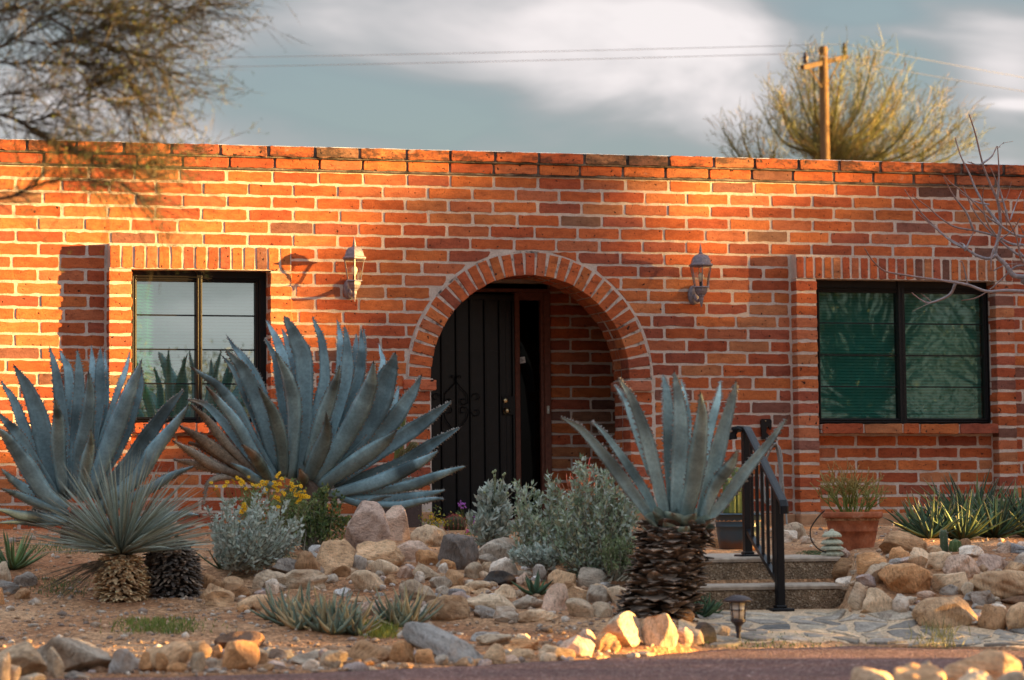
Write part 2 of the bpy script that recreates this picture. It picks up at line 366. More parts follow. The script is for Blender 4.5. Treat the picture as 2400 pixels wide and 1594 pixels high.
wr = dict(p0=onY(1868, 800, YP)[0], o0=onY(1917, 800, YP)[0], o1=onY(2335, 800, YP)[0], p1=onY(2379, 800, YP)[0])
ZL1, ZL0 = 2.236, 2.012      # lintel top / bottom
ZS1, ZS0 = .665, .575        # sill top / bottom
JL0, JL1, JR0, JR1 = -.985, AC[0]-RI, AC[0]+RI, 1.365
def facade(mb):
    k = 0
    while True:
        z1 = ZT-k*PIT-.0098+rnd.uniform(-.002, .002); z0 = ZT-(k+1)*PIT+.0098+rnd.uniform(-.0012, .0012)
        if z0 < -.34: break
        x = -8-(k % 2)*BL/2-rnd.uniform(0, .04)
        while x < 8:
            l = BL-.021+rnd.uniform(-.012, .012); x0, x1 = x, x+l; x += l+.021+rnd.uniform(-.003, .004)
            if abs((x0+x1)/2-.2) > 6.4 and rnd.random() < .0: continue
            zones = [(w['p0'], w['p1'], -1, ZL1-.01) for w in (wl, wr)]
            segs = [(x0, x1)]
            for w in (wl, wr):
                a, b_, zt = w['p0']-.018, w['p1']+.014, ZL1-.02
                if z0 < zt:
                    ns = []
                    for s0, s1 in segs:
                        if s1 <= a or s0 >= b_: ns.append((s0, s1)); continue
                        if s0 < a: ns.append((s0, a))
                        if s1 > b_: ns.append((b_, s1))
                    segs = ns
            if z1 < AC[1]+.065:
                ns = []
                for s0, s1 in segs:
                    a, b_ = JL0-.02, JR1+.02
                    if s1 <= a or s0 >= b_: ns.append((s0, s1)); continue
                    if s0 < a: ns.append((s0, a))
                    if s1 > b_: ns.append((b_, s1))
                segs = ns
            for s0, s1 in segs:
                if s1-s0 < .05: continue
                P = outline(s0, s1, z0, z1); col = bcol()
                if z1 > AC[1]+.065:
                    rr = RO+.018; ins = [math.hypot(px-AC[0], pz-AC[1]) < rr and pz > AC[1]-.03 for px, pz in P]
                    if all(ins): continue
                    if any(ins):
                        if sum(ins) > .78*len(P): continue
                        Q = []
                        zm = (z0+z1)/2
                        for (px, pz), i_ in zip(P, ins):
                            if i_:
                                if s0 < AC[0]-.35 or s1 > AC[0]+.35:
                                    h = max(rr*rr-(max(pz, AC[1])-AC[1])**2, 0)**.5; px = AC[0]+(h if (s0+s1)/2 > AC[0] else -h)
                                    px = max(px, s0) if (s0+s1)/2 < AC[0] else min(px, s1)
                                else: pz = AC[1]+math.sqrt(max(rr*rr-(px-AC[0])**2, 0)); pz = min(pz, z1)
                            Q.append((px, pz))
                        if max(q[0] for q in Q)-min(q[0] for q in Q) < .05: continue
                        P = Q
                brick(mb, P, 0, .10, col)
        k += 1
mb = MB(); facade(mb)
# bricks under each window between the pilasters
for w in (wl, wr):
    k = 0
    while True:
        z1 = ZS0-.02-k*PIT; z0 = z1-PIT+.024
        if z0 < -.34: break
        x = w['o0']+.01-(k % 2)*.2
        while x < w['o1']-.01:
            a, b_ = max(x, w['o0']+.01), min(x+BL-.021, w['o1']-.012); x += BL
            if b_-a > .06: brick(mb, outline(a, b_, z0, z1), -.001, .1, bcol())
        k += 1
wall = mb.build('wall', M['brick'], house)
# mortar backing with its openings
mb = MB(); Y0, Y1 = .0035, .3
def pbox(x0, x1, z0, z1): mb.box((x0, Y0, z0), (x1, Y1, z1))
pbox(-8, wl['o0'], -.3, 3.02); pbox(wl['o0'], wl['o1'], -.3, .62); pbox(wl['o0'], wl['o1'], 2.03, 3.02)
pbox(wl['o1'], JL0, -.3, 3.02); pbox(JR1, wr['o0'], -.3, 3.02)
pbox(wr['o0'], wr['o1'], -.3, .62); pbox(wr['o0'], wr['o1'], 2.03, 3.02); pbox(wr['o1'], 8, -.3, 3.02)
n = 48; top = 3.02
a0 = math.acos((JR1-AC[0])/(RO+.3)) if 0 else 0
arc = []
for i in range(n+1):
    a = math.pi*i/n; arc.append((AC[0]+RO*math.cos(a), AC[1]+RO*math.sin(a)))
vs = []; fs = []
for x, z in arc: vs += [(x, Y0, z), (x, Y0, top)]
for i in range(n): fs.append((2*i, 2*i+2, 2*i+3, 2*i+1)[::-1])
mb.add(vs, fs)
mb.box((JL0, Y0, AC[1]), (AC[0]-RO, Y1, top)); mb.box((AC[0]+RO, Y0, AC[1]), (JR1, Y1, top))
mb.build('mortar', M['mortar'], house)
# parapet courses
mb = MB(); x = -8
while x < 8:
    l = BL-.02+rnd.uniform(-.02, .02); brick(mb, outline(x, x+l, 2.942, 3.028), -.028, .3, bcol(.08)); x += l+.022
mb.build('corbel_course', M['edgebrick'], house)
mb = MB(); x = -8.2
while x < 8:
    l = BL-.016+rnd.uniform(-.02, .02); brick(mb, outline(x, x+l, 3.046, 3.138, .003), -.058, .36, bcol(.06)); x += l+.025
mb.build('coping', M['coping'], house)
mb = MB(); mb.box((-8, -.020, 2.925), (8, .34, 3.03)); mb.box((-8, -.044, 3.032), (8, .34, 3.132)); mb.build('parapet_mortar', M['stained'], house)
mb = MB()
N = 160
rr = []
for i in range(N+1):
    x = -8+16*i/N; h = 3.141+.006*abs(mnoise.noise((x*2.1, 0, 0)))+.004*mnoise.noise((x*9, 3, 0)); yj = -.05+.012*mnoise.noise((x*5, 9, 0))
    rr.append([(x, yj, 3.138), (x, yj+.006, h), (x, .36, h), (x, .36, 3.138)])
mb.loft(rr); mb.build('roof_coating', M['white_coat'], house)
mb = MB(); mb.box((-8, .3, 2.75), (8, 10, 2.85)); mb.box((-8.2, .3, -.3), (-8, 10, 3.1)); mb.box((8, .3, -.3), (8.2, 10, 3.1)); mb.box((-8, 9.8, -.3), (8, 10, 3.1)); mb.build('roof', M['white_coat'], house)
def plinth(lo, hi): mb = MB(); mb.bbox(lo, hi, .012); mb.build('plinth', M['plaster'], house)
plinth((JR1+.03, -.03, -.42), (wr['p0'], .2, -.165)); plinth((wr['p1'], -.03, -.42), (8, .2, -.165))
for w in (wr,):
    plinth((w['o0'], -.033, -.42), (w['o1'], .2, -.165))
    for a, b_ in ((w['p0'], w['o0']), (w['o1'], w['p1'])): plinth((a-.004, YP-.02, -.42), (b_+.004, .2, -.168))
plinth((JL0-.03, -.034, -.42), (JL1+.01, .43, -.13)); plinth((JR0-.01, -.034, -.42), (JR1+.03, .43, -.13))

def surround(w, pit):
    for a, b_ in ((w['p0'], w['o0']), (w['o1'], w['p1'])):
        mb = MB(); mm = MB(); k = 0
        while True:
            z1 = ZL0-.02-k*PIT; z0 = z1-PIT+.024
            if z0 < -.34: break
            brick(mb, outline(a, b_, z0, z1), YP, .2, bcol(.06)); k += 1
        o = mb.build('pilaster', M['brick'], house)
        mm.box((a+.007, YP+.0045, -.36), (b_-.007, .12, ZL0)); mm.build('pilaster_mortar', M['mortar'], o)
    mb = MB(); mm = MB(); x = w['p0']
    n = round((w['p1']-w['p0'])/pit); pw = (w['p1']-w['p0'])/n
    for i in range(n):
        brick(mb, outline(x+.010, x+pw-.010, ZL0+.008, ZL1-.018, .0022), YP, .2, bcol(.06)); x += pw
    o = mb.build('lintel', M['edgebrick'], house)
    mm.box((w['p0']+.006, YP+.0045, ZL0+.004), (w['p1']-.006, .12, ZL1+.004)); mm.build('lintel_mortar', M['mortar'], o)
    mb = MB(); mm = MB(); x = w['o0']+.012; L = w['o1']-w['o0']-.02; cuts = [0, .235, .455, .55, .775, 1]
    for i in range(5): brick(mb, outline(x+L*cuts[i]+.006, x+L*cuts[i+1]-.008, ZS0, ZS1, .003), YP-.035, .2, bcol(0))
    o = mb.build('sill', M['brick'], house); mm.box((x+.005, YP-.02, ZS0+.006), (x+L-.005, .1, ZS1-.006)); mm.build('sill_mortar', M['mortar'], o)
surround(wl, .1095); surround(wr, .0935)

def window(frm, panes, mun, ztop, zbot, pane_mat):
    """frm: outer x0,x1; panes: list of (x0,x1,ztop,zbot) on the glass plane; mun: z of the thin bars"""
    yf = .05; x0, x1 = frm
    mb = MB(); g0, g1 = panes[0][0], panes[-1][1]
    def fr(a, b_, c, d, y0, y1): mb.bbox((a, y0, c), (b_, y1, d), .004)
    fr(x0, panes[0][0], zbot, ztop, yf, yf+.1); fr(panes[-1][1], x1, zbot, ztop, yf+.003, yf+.1)
    fr(x0, x1, panes[0][2], ztop+.03, yf+.002, yf+.1); fr(x0, x1, zbot-.03, panes[0][3], yf+.002, yf+.1)
    # nested rails that step back towards the glass
    t = .022
    for (a, b_, zt, zb) in panes:
        for q in range(2):
            e = t*(2-q); y = yf-.012-.010*(1-q)
            fr(a-e, a-e+.010, zb-e, zt+e, y, yf+.05); fr(b_+e-.010, b_+e, zb-e, zt+e, y+.001, yf+.05); fr(a-e, b_+e, zt+e-.010, zt+e, y+.002, yf+.05); fr(a-e, b_+e, zb-e, zb-e+.010, y+.002, yf+.05)
    w = mb.build('window', M['frame'], house)
    mb = MB(); mb.bbox((panes[0][1], yf-.018, zbot+.01), (panes[1][0], yf+.09, ztop-.01), .004); mb.build('mullion', M['frame'], w)
    for (a, b_, zt, zb) in panes:
        mb = MB(); yy = yf+.04
        mb.add([(a-.005, yy, zb-.005), (b_+.005, yy, zb-.005), (b_+.005, yy, zt+.005), (a-.005, yy, zt+.005)], [(0, 1, 2, 3)]); mb.build('pane', pane_mat, w)
        mb = MB()
        for z in mun: mb.box((a-.004, yy-.010, z-.0065), (b_+.004, yy-.004, z+.0065))
        mb.build('muntin', M['frame'], w)
    mb = MB(); z = zbot
    while z < ztop:
        s = .0268; mb.add([(x0+.02, yf+.085, z), (x1-.02, yf+.085, z), (x1-.02, yf+.10, z+s), (x0+.02, yf+.10, z+s), (x0+.02, yf+.102, z+s), (x1-.02, yf+.102, z+s), (x1-.02, yf+.087, z), (x0+.02, yf+.087, z)],
            [(0, 1, 2, 3), (7, 6, 5, 4)]); z += .0285
    for q in (.12, .5, .88): mb.box((lerp(x0, x1, q)-.003, yf+.083, zbot), (lerp(x0, x1, q)+.003, yf+.085, ztop))
    mb.build('blind', M['blind'], w)
    mb = MB(); mb.box((x0, yf+.2, zbot), (x1, yf+.22, ztop)); mb.build('dark_room', M['dark'], w)
YG = .09
def gx(px, py): return onY(px, py, YG)[0]
def gz(px, py): return onY(px, py, YG)[2]
c = lambda x, y: (200+x/3.0154, 540+y/3.0154)
window((gx(*c(322, 800)), gx(*c(1310, 800))), [(gx(*c(358, 800)), gx(*c(777, 800)), gz(*c(500, 362)), gz(*c(500, 1320))), (gx(*c(818, 800)), gx(*c(1196, 800)), gz(*c(900, 374)), gz(*c(900, 1320)))],
       [gz(*c(600, y)) for y in (600, 842, 1084)], 2.03, .655, M['pane'])
c = lambda x, y: (1820+x/3.267, 580+y/3.267)
window((gx(*c(300, 800)), gx(*c(1690, 800))), [(gx(*c(322, 800)), gx(*c(920, 800)), gz(*c(700, 348)), gz(*c(700, 1308))), (gx(*c(970, 800)), gx(*c(1578, 800)), gz(*c(1100, 350)), gz(*c(1100, 1306)))],
       [gz(*c(800, y)) for y in (583, 826, 1067)], 2.03, .655, M['dim_reflect_pane'])

M['archmortar'] = M['mortar'].copy(); nt_ = M['archmortar'].node_tree; b_n = nt_.nodes['Principled BSDF']; src_ = b_n.inputs['Base Color'].links[0].from_socket; xx = tnoise(nt_, 5.5, 5, .7)
nt_.links.new(mix(nt_, 'MIX', ramp(nt_, xx.outputs[0], [(.53, 0), (.64, .85)]), src_, (.03, .026, .024)), b_n.inputs['Base Color'])
# arch ring, jambs, impost blocks
TW = .42
mb = MB(); mm = MB(); NV = 31
for i in range(NV):
    a0 = math.pi*i/NV; a1 = math.pi*(i+1)/NV; g_in, g_out = .0075/RI, .016/RO; jit = rnd.uniform(-.006, .006); ri = RI+rnd.uniform(-.003, .004); ro = RO-.008+rnd.uniform(-.008, .006)
    P = []
    for s in (0, .25, .5, .75, 1):
        gap = lerp(g_in, g_out, s); r = lerp(ri, ro, s); a = a0+gap+jit*s*.5; P.append((AC[0]+r*math.cos(a)+rnd.gauss(0, .0015), AC[1]+r*math.sin(a)+rnd.gauss(0, .0015)))
    for s in (1, .75, .5, .25, 0):
        gap = lerp(g_in, g_out, s); r = lerp(ri, ro, s); a = a1-gap+jit*s*.5; P.append((AC[0]+r*math.cos(a)+rnd.gauss(0, .0015), AC[1]+r*math.sin(a)+rnd.gauss(0, .0015)))
    # two bricks deep
    col = bcol(.02); brick(mb, P, -.012, .205, col, tilt=.004)
    ca = bcol(.03); y0 = .212+rnd.uniform(-.03, .03)
    n = len(P); vs = [(x, y0, z) for x, z in P]+[(x, TW, z) for x, z in P]; mb.add(vs, [(k, (k+1) % n, n+(k+1) % n, n+k)[::-1] for k in range(n)]+[tuple(n+k for k in range(n))], ca)
arch = mb.build('arch', M['edgebrick'], house)
rings = []
n = 60
for i in range(n+1):
    a = math.pi*i/n; ca, sa = math.cos(a), math.sin(a)
    rings.append([(AC[0]+r*ca, y, AC[1]+r*sa) for r, y in ((RI+.006, -.006), (RO+.006, -.004), (RO+.006, TW-.01), (RI+.006, TW-.01))])
mm.loft(rings); mm.build('arch_mortar', M['archmortar'], arch)
for x0, x1 in ((JL0, JL1), (JR0, JR1)):
    mb = MB(); mm = MB(); k = 0; zt = AC[1]-.118
    while True:
        z1 = zt-k*PIT; z0 = z1-PIT+.022
        if z0 < -.14: break
        col = bcol(.03); P = outline(x0+.001, x1-.01, z0, z1)
        brick(mb, P, -.004, .2, col); n = len(P); y0 = .21+(k % 2)*.0; vs = [(x, y0, z) for x, z in P]+[(x, TW, z) for x, z in P]; mb.add(vs, [(k2, (k2+1) % n, n+(k2+1) % n, n+k2)[::-1] for k2 in range(n)]+[tuple(n+k2 for k2 in range(n))], bcol(.03)); k += 1
    o = mb.build('jamb', M['brick'], house); mm.box((x0+.006, .0, -.15), (x1+.0, TW-.006, AC[1]-.1)); mm.build('jamb_mortar', M['mortar'], o)
for x0, x1, cut in ((JL0-.03, JL1+.045, .13), (JR0-.045, JR1+.01, .0)):
    mb = MB(); z0, z1 = AC[1]-.105, AC[1]-.015
    if cut:
        brick(mb, outline(x0, x0+cut-.02, z0, z1), -.03, .3, (.43, .10, .045)); brick(mb, outline(x0+cut+.02, x1, z0, z1), -.03, TW, (.45, .12, .055))
        mb2 = MB(); mb2.box((x0+.01, -.012, z0-.01), (x1-.03, TW-.02, z1+.012)); 
    else:
        brick(mb, outline(x0, x1-.03, z0, z1), -.03, TW, (.46, .15, .08)); mb2 = MB(); mb2.box((x0+.03, -.012, z0-.01), (x1, TW-.02, z1+.012))
    o = mb.build('impost', M['brick'], house); mb2.build('impost_mortar', M['mortar'], o)

# porch recess
YB = 1.4
q = lambda x, y: (900+x/2.2394, 560+y/2.2394)
bx = lambda px, py=1000: onY(*q(px, py), YB)[0]
bz = lambda py, px=700: onY(*q(px, py), YB)[2]
dx1 = bx(684); dx0 = dx1-.97; dzt, dzb = bz(292), bz(1462)
fx1 = bx(873)
mb = MB(); mm = MB(); k = 0
while True:
    z1 = 2.30-k*PIT; z0 = z1-PIT+.022
    if z0 < -.3: break
    x = fx1+.012-(0 if z0 < dzt else 1.9)-(k % 2)*.2
    while x < 2.2:
        a, b_ = (max(x, fx1+.012) if z0 < dzt+.05 else x), x+BL-.021; x += BL
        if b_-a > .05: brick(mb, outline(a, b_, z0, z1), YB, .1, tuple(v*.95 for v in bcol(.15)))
    k += 1
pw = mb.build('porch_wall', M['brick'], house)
mm.box((fx1+.004, YB+.012, -.3), (2.2, YB+.1, dzt+.11)); mm.box((-1.4, YB+.012, dzt+.11), (2.2, YB+.1, 2.4)); mm.box((-1.4, YB+.014, -.3), (dx0-.08, YB+.1, dzt+.11)); mm.build('porch_mortar', M['mortar'], pw)
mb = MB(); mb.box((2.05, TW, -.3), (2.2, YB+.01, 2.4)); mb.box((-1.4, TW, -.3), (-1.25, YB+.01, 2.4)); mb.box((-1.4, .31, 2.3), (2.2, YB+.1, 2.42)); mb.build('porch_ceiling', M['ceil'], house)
mb = MB(); mb.bbox((-1.25, -.25, -.5), (2.05, YB+.1, -.215), .01); mb.build('porch_floor', M['edge_concrete'], house)
mb = MB(); d = .03
mb.bbox((dx1, YB-.045, dzb-.02), (bx(711), YB+.08, dzt+.02), .005); mb.bbox((bx(822), YB-.03, dzb-.02), (bx(838), YB+.08, dzt), .004); mb.bbox((bx(838), YB-.045, dzb-.02), (fx1, YB+.08, dzt+.02), .005)
mb.bbox((bx(711), YB-.04, bz(322)), (bx(838), YB+.08, dzt+.018), .004); mb.bbox((dx0-.07, YB-.045, dzb-.02), (dx0, YB+.08, dzt+.02), .005); mb.bbox((dx0-.07, YB-.047, dzt+.02), (fx1, YB+.08, dzt+.055), .005)
mb.bbox((dx0-.07, YB-.1, dzb-.05), (fx1, YB+.08, dzb-.012), .006)
mb.build('door_frame', M['brown_wood'], house)
mb = MB(); mb.add([(bx(711), YB+.02, dzb), (bx(822), YB+.02, dzb), (bx(822), YB+.02, bz(322)), (bx(711), YB+.02, bz(322))], [(0, 1, 2, 3)]); sl = mb.build('sidelight', M['dark_pane'], house)
mb = MB(); mb.box((bx(705), YB+.05, dzb), (bx(830), YB+.07, bz(310))); mb.build('dark_room', M['dark'], sl)
yd = YB-.03
mb = MB(); mb.box((dx0, yd, dzb), (dx1-.003, yd+.05, dzt-.005))
for px in (662, 640): mb.box((bx(px)-.004, yd-.006, dzb+.02), (bx(px)+.004, yd, dzt-.02))
for py in (590, 885, 1165): mb.box((dx0+.02, yd-.003, bz(py)-.002), (bx(605), yd, bz(py)+.004))
door = mb.build('door', M['door'], house)
mb = MB()
for px in (228, 300, 378, 450, 527, 605):
    x = bx(px); mb.bbox((x-.009, yd-.028, dzb+.03), (x+.009, yd-.010, dzt-.04), .003)
mb.bbox((dx0+.01, yd-.03, dzb+.01), (dx1-.01, yd-.008, dzb+.05), .003); mb.bbox((dx0+.01, yd-.03, dzt-.06), (dx1-.01, yd-.008, dzt-.02), .003); mb.bbox((bx(668), yd-.03, dzb+.052), (dx1-.008, yd-.008, dzt-.062), .003)
mb.build('bar_grille', M['door'], door)
mb = MB()
def dp(x, y): p = onY(*q(x, y), yd-.034); return p
def spiral(cx, cy, r, a0, turns, s): return [dp(cx+r*(1-.75*t)*math.cos(a0+s*2*math.pi*turns*t), cy+r*(1-.75*t)*math.sin(a0+s*2*math.pi*turns*t)) for t in np.linspace(0, 1, 22)]
for s in (-1, 1):
    X = lambda v: 378+s*v
    mb.tube([dp(*p) for p in spline([(X(0), 748), (X(30), 785), (X(58), 815), (X(62), 850)], 12)]+[dp(X(40)+s*24*(1-.7*t)*math.cos(.2+5.6*t), 850+24*(1-.7*t)*math.sin(.2+5.6*t)) for t in np.linspace(0, 1, 20)], .0048, 6)
    mb.tube([dp(X(38)+s*26*(1-.7*t)*math.cos(.1-5.6*t), 903+26*(1-.7*t)*math.sin(.1-5.6*t)) for t in np.linspace(1, 0, 20)]+[dp(*p) for p in spline([(X(64), 905), (X(55), 945), (X(25), 990), (X(0), 1030)], 12)], .0048, 6)
    mb.tube([dp(X(107)+s*26*(1-.7*t)*math.cos(3.1+5.4*t), 832+26*(1-.7*t)*math.sin(3.1+5.4*t)) for t in np.linspace(0, 1, 22)], .0044, 6)
    mb.tube([dp(X(107)+s*26*(1-.7*t)*math.cos(3.1-5.4*t), 908+26*(1-.7*t)*math.sin(3.1-5.4*t)) for t in np.linspace(0, 1, 22)], .0044, 6)
    mb.tube([dp(*p) for p in spline([(X(0), 745), (X(4), 728), (X(16), 716), (X(26), 722), (X(20), 732)], 12)], .0044, 6)
mb.build('scrollwork', M['black_metal'], door)
mb = MB(); mb.bbox((bx(611), yd-.032, bz(925)), (bx(681), yd-.006, bz(826)), .003); lp = mb.build('lock_plate', M['black_metal'], door)
def disc(name, px, py, prof, mat):
    mb = MB(); c0 = onY(*q(px, py), yd-.033)
    mb.loft([[(c0[0]+r*math.cos(t), c0[1]-y, c0[2]+r*math.sin(t)) for t in np.linspace(0, 2*math.pi, 17)[:-1]] for r, y in prof]); mb.build(name, mat, door, True)
disc('deadbolt', 638, 849, [(.028, 0), (.027, .012), (.02, .016), (.012, .018), (.004, .0185)], M['brass'])
disc('door_knob', 640, 903, [(.033, 0), (.031, .008), (.012, .012), (.012, .028), (.026, .036), (.029, .05), (.022, .062), (.006, .065)], M['brass'])
mb = MB(); p = onY(*q(861, 897), YB-.048); mb.bbox((p[0]-.012, p[1]-.012, p[2]-.037), (p[0]+.012, p[1]+.002, p[2]+.037), .003); db = mb.build('doorbell', M['ivory'], house)
mb = MB(); mb.bbox((p[0]-.006, p[1]-.016, p[2]-.012), (p[0]+.006, p[1]-.01, p[2]+.008), .002); mb.build('button', M['paper'], db)
# notice card taped to the sidelight glass
cc = onY(*q(724, 636), YB+.014); mb = MB(); ca, sa = math.cos(.17), math.sin(.17)
def rc(u, v, y=0): return (cc[0]+u*ca-v*sa, cc[1]+y, cc[2]+u*sa+v*ca)
mb.loft([[rc(-.033, -.03, 0), rc(.033, -.03, 0), rc(.033, .03, 0), rc(-.033, .03, 0)], [rc(-.033, -.03, -.0015), rc(.033, -.03, -.0015), rc(.033, .03, -.0015), rc(-.033, .03, -.0015)]])
card = mb.build('notice_card', M['paper'], None, base=cc); tag(card, 'small white paper card taped askew on the dark sidelight glass', 'card')
mb = MB()
for v, a, b_ in ((.012, -.026, .0), (.004, -.026, .012), (-.006, -.012, .024), (-.014, -.02, .006)): mb.add([rc(a, v, -.0028), rc(b_, v, -.0028), rc(b_, v+.004, -.0028), rc(a, v+.004, -.0028)], [(0, 1, 2, 3)])
mb.build('print', M['ink'], card)

# ------------------------------------------------------------------ wall lanterns
def lantern(loc, label):
    root = empty('wall_lantern', loc, label, 'wall lamp', 'lanterns either side of the arch')
    L = np.array(loc); ph = -math.pi/2-.22
    def b(name, mb_, mat, par=None, smooth=False): return mk(name, np.array(mb_.v)+L, mb_.f, mat, par or root, mb_.c, smooth)
    m = MB(); m.lathe([(.105, .372), (.118, .382), (.118, .392), (.100, .402), (.094, .425), (.086, .45), (.066, .474), (.04, .486), (.02, .493)], n=6, ph=ph); roof = b('roof', m, M['lamp_metal'])
    m = MB(); m.lathe([(.02, .49), (.017, .505), (.010, .514), (.016, .522), (.012, .53), (.009, .545), (.002, .585)], n=10); b('finial', m, M['lamp_metal'], roof, True)
    m = MB()
    for k in range(6):
        a = 2*math.pi*k/6+ph; m.tube([(.064*math.cos(a), .064*math.sin(a), .183), (.1*math.cos(a), .1*math.sin(a), .374)], .0055, 4)
    b('cage', m, M['lamp_metal'])
    m = MB(); m.loft([[(r*math.cos(2*math.pi*k/6+ph), r*math.sin(2*math.pi*k/6+ph), z) for k in range(6)] for r, z in ((.061, .186), (.096, .372))], cap=False); b('glass', m, M['amber'])
    m = MB(); m.lathe([(.082, .18), (.078, .188), (.06, .191)], n=6, ph=ph); m.lathe([(.064, .178), (.062, .15), (.05, .125), (.034, .108), (.036, .102), (.024, .098), (.022, .07), (.016, .05), (.017, .045), (.012, .03), (.004, .0)], n=6, ph=ph); b('base', m, M['lamp_metal'])
    m = MB(); m.tube([(0, 0, .186), (0, 0, .235)], .014, 10); b('socket', m, M['rubber'])
    m = MB(); m.lathe([(.012, .235), (.017, .25), (.026, .275), (.027, .29), (.02, .306), (.008, .315)], n=12); b('bulb', m, M['bulb'], None, True)
    m = MB(); m.tube(spline([(0, .02, .10), (.0, .06, .065), (0, .12, .07), (0, .17, .12)], 12), [.014]*12, 8); b('arm', m, M['lamp_metal'], None, True)
    m = MB(); m.loft([[(.055*s*math.cos(t), y, .125+.092*s*math.sin(t)) for t in np.linspace(0, 2*math.pi, 17)[:-1]] for s, y in ((1, .205), (1, .19), (.85, .178), (.6, .172), (.2, .168))]); b('backplate', m, M['lamp_metal'], None, True)
    return root
pl1 = onY(831, 707, -.205); pl2 = onY(1644, 720, -.205)
lan = lantern(pl1, 'grey hexagonal wall lantern left of the arch, caught by the low sun')
copy_thing(lan, pl2, 'grey hexagonal wall lantern between the arch and the green window')
# ------------------------------------------------------------------ terrain
PA = [(5,-.862),(15.3,-.862),(16.2,-.80),(17.2,-.715),(18.2,-.62),(19.0,-.45),(20.1,-.37),(23,-.27),(25.3,-.26),(40,-.26)]
PP = [(5,-.875),(15.6,-.872),(16.3,-.855),(17.95,-.742),(18.2,-.70),(18.5,-.62),(18.62,-.44),(18.9,-.41),(20.2,-.40),(23,-.29),(26,-.26),(40,-.26)]
PR = [(5,-.875),(16.0,-.872),(16.6,-.855),(17.0,-.825),(17.3,-.76),(17.9,-.55),(18.2,-.44),(18.6,-.40),(20.2,-.34),(23,-.27),(27,-.26),(40,-.26)]
ZR = -.87
ed = [(-2500, 1612), (-900, 1604), (0, 1592), (350, 1588), (700, 1577), (1050, 1562), (1400, 1543), (1700, 1522), (2000, 1514), (2400, 1526), (3200, 1532)]
ep = []
for (a, b_), (c_, e_) in zip(ed[:-1], ed[1:]):
    for t in np.linspace(0, 1, 14)[:-1]: ep.append(onZ(lerp(a, c_, t), lerp(b_, e_, t)+rnd.uniform(-1.2, 1.2), ZR))
dirv = nz(np.array([ep[-1][0]-ep[-30][0], ep[-1][1]-ep[-30][1], 0])); ep.append(ep[-1]+dirv*60); ep.insert(0, ep[0]-np.array([60, 12, 0]))
EPX, EPY = np.array([p[0] for p in ep]), np.array([p[1] for p in ep]); _o = np.argsort(EPX); EPX, EPY = EPX[_o], EPY[_o]
RY18 = ray(1800, 1400)[1]
def prof(P, d): return np.interp(d, [p[0] for p in P], [p[1] for p in P])
def sstep(a, b, x): t = np.clip((x-a)/(b-a), 0, 1); return t*t*(3-2*t)
def Hv(X, Y, noise=True):
    X = np.asarray(X, float); Y = np.asarray(Y, float)
    rx, ry = X-CAM[0], Y-CAM[1]; d = fwd[0]*rx+fwd[1]*ry+fwd[2]*(-.6); dd = np.maximum(d, 3)
    px = PPX+F*(right[0]*rx+right[1]*ry)/dd
    zA, zP, zR = prof(PA, d), prof(PP, (Y-CAM[1])/RY18), prof(PR, d)
    a = sstep(1560, 1650, px); r = sstep(1962, 2010, px)
    z = zA*(1-a)+zP*a*(1-r)+zR*r
    if noise:
        n = .5*np.sin(X*2.1+1.3*np.sin(Y*1.7))+.3*np.sin(Y*4.3+X*3.1)+.25*np.sin(X*7.9-Y*5.3)+.18*np.sin(X*13.1+Y*11.7)+.12*np.sin(X*23-Y*19)
        m = sstep(15.2, 16.2, d)*(1-sstep(24, 25, d))*(1-a*(1-r)*sstep(16.9, 17.4, d)*(1-sstep(18.9, 19.5, d)))
        z = z+n*.022*m
    z = lerp(z, -.97, sstep(.02, .16, np.interp(X, EPX, EPY)-Y))
    return z
def H(X, Y): return float(Hv(X, Y))
def hit(x, y, d0=12, d1=27):
    ds = np.arange(d0, d1, .02); r = ray(x, y); P = CAM[None]+ds[:, None]*r[None]; h = Hv(P[:, 0], P[:, 1]); k = np.nonzero(P[:, 2] < h)[0]
    return float(ds[k[0]]) if len(k) else d1
gax = np.concatenate([-9.5-np.geomspace(.1, 400, 24)[::-1], np.arange(-9.5, 5.5, .055), 5.5+np.geomspace(.1, 400, 24)])
gay = np.concatenate([-16-np.geomspace(.1, 400, 24)[::-1], np.arange(-16, .3, .055), .3+np.geomspace(.1, 600, 20)])
GX, GY = np.meshgrid(gax, gay); GZ = Hv(GX, GY)
nx_, ny_ = len(gax), len(gay); idx = np.arange(nx_*ny_).reshape(ny_, nx_)
fq = np.stack([idx[:-1, :-1], idx[:-1, 1:], idx[1:, 1:], idx[1:, :-1]], -1).reshape(-1, 4)
tag(mk('ground', np.stack([GX, GY, GZ], -1).reshape(-1, 3), fq, M['soil'], None, None, True), kind='structure')
# road sheet
inn = np.array([-fwd[0], -fwd[1], 0]); inn /= np.linalg.norm(inn)
vs = []; fs = []
for p in ep:
    p = np.array([p[0], p[1], ZR]); vs += [p+(0, 0, -.03), p, p+inn*.25+(0, 0, .006), p+inn*9.5+(0, 0, .006)]
for i in range(len(ep)-1):
    for k in range(3): fs.append((4*i+k, 4*i+4+k, 4*i+5+k, 4*i+1+k)[::-1])
tag(mk('road', vs, fs, M['road'], None, None, True), kind='structure')
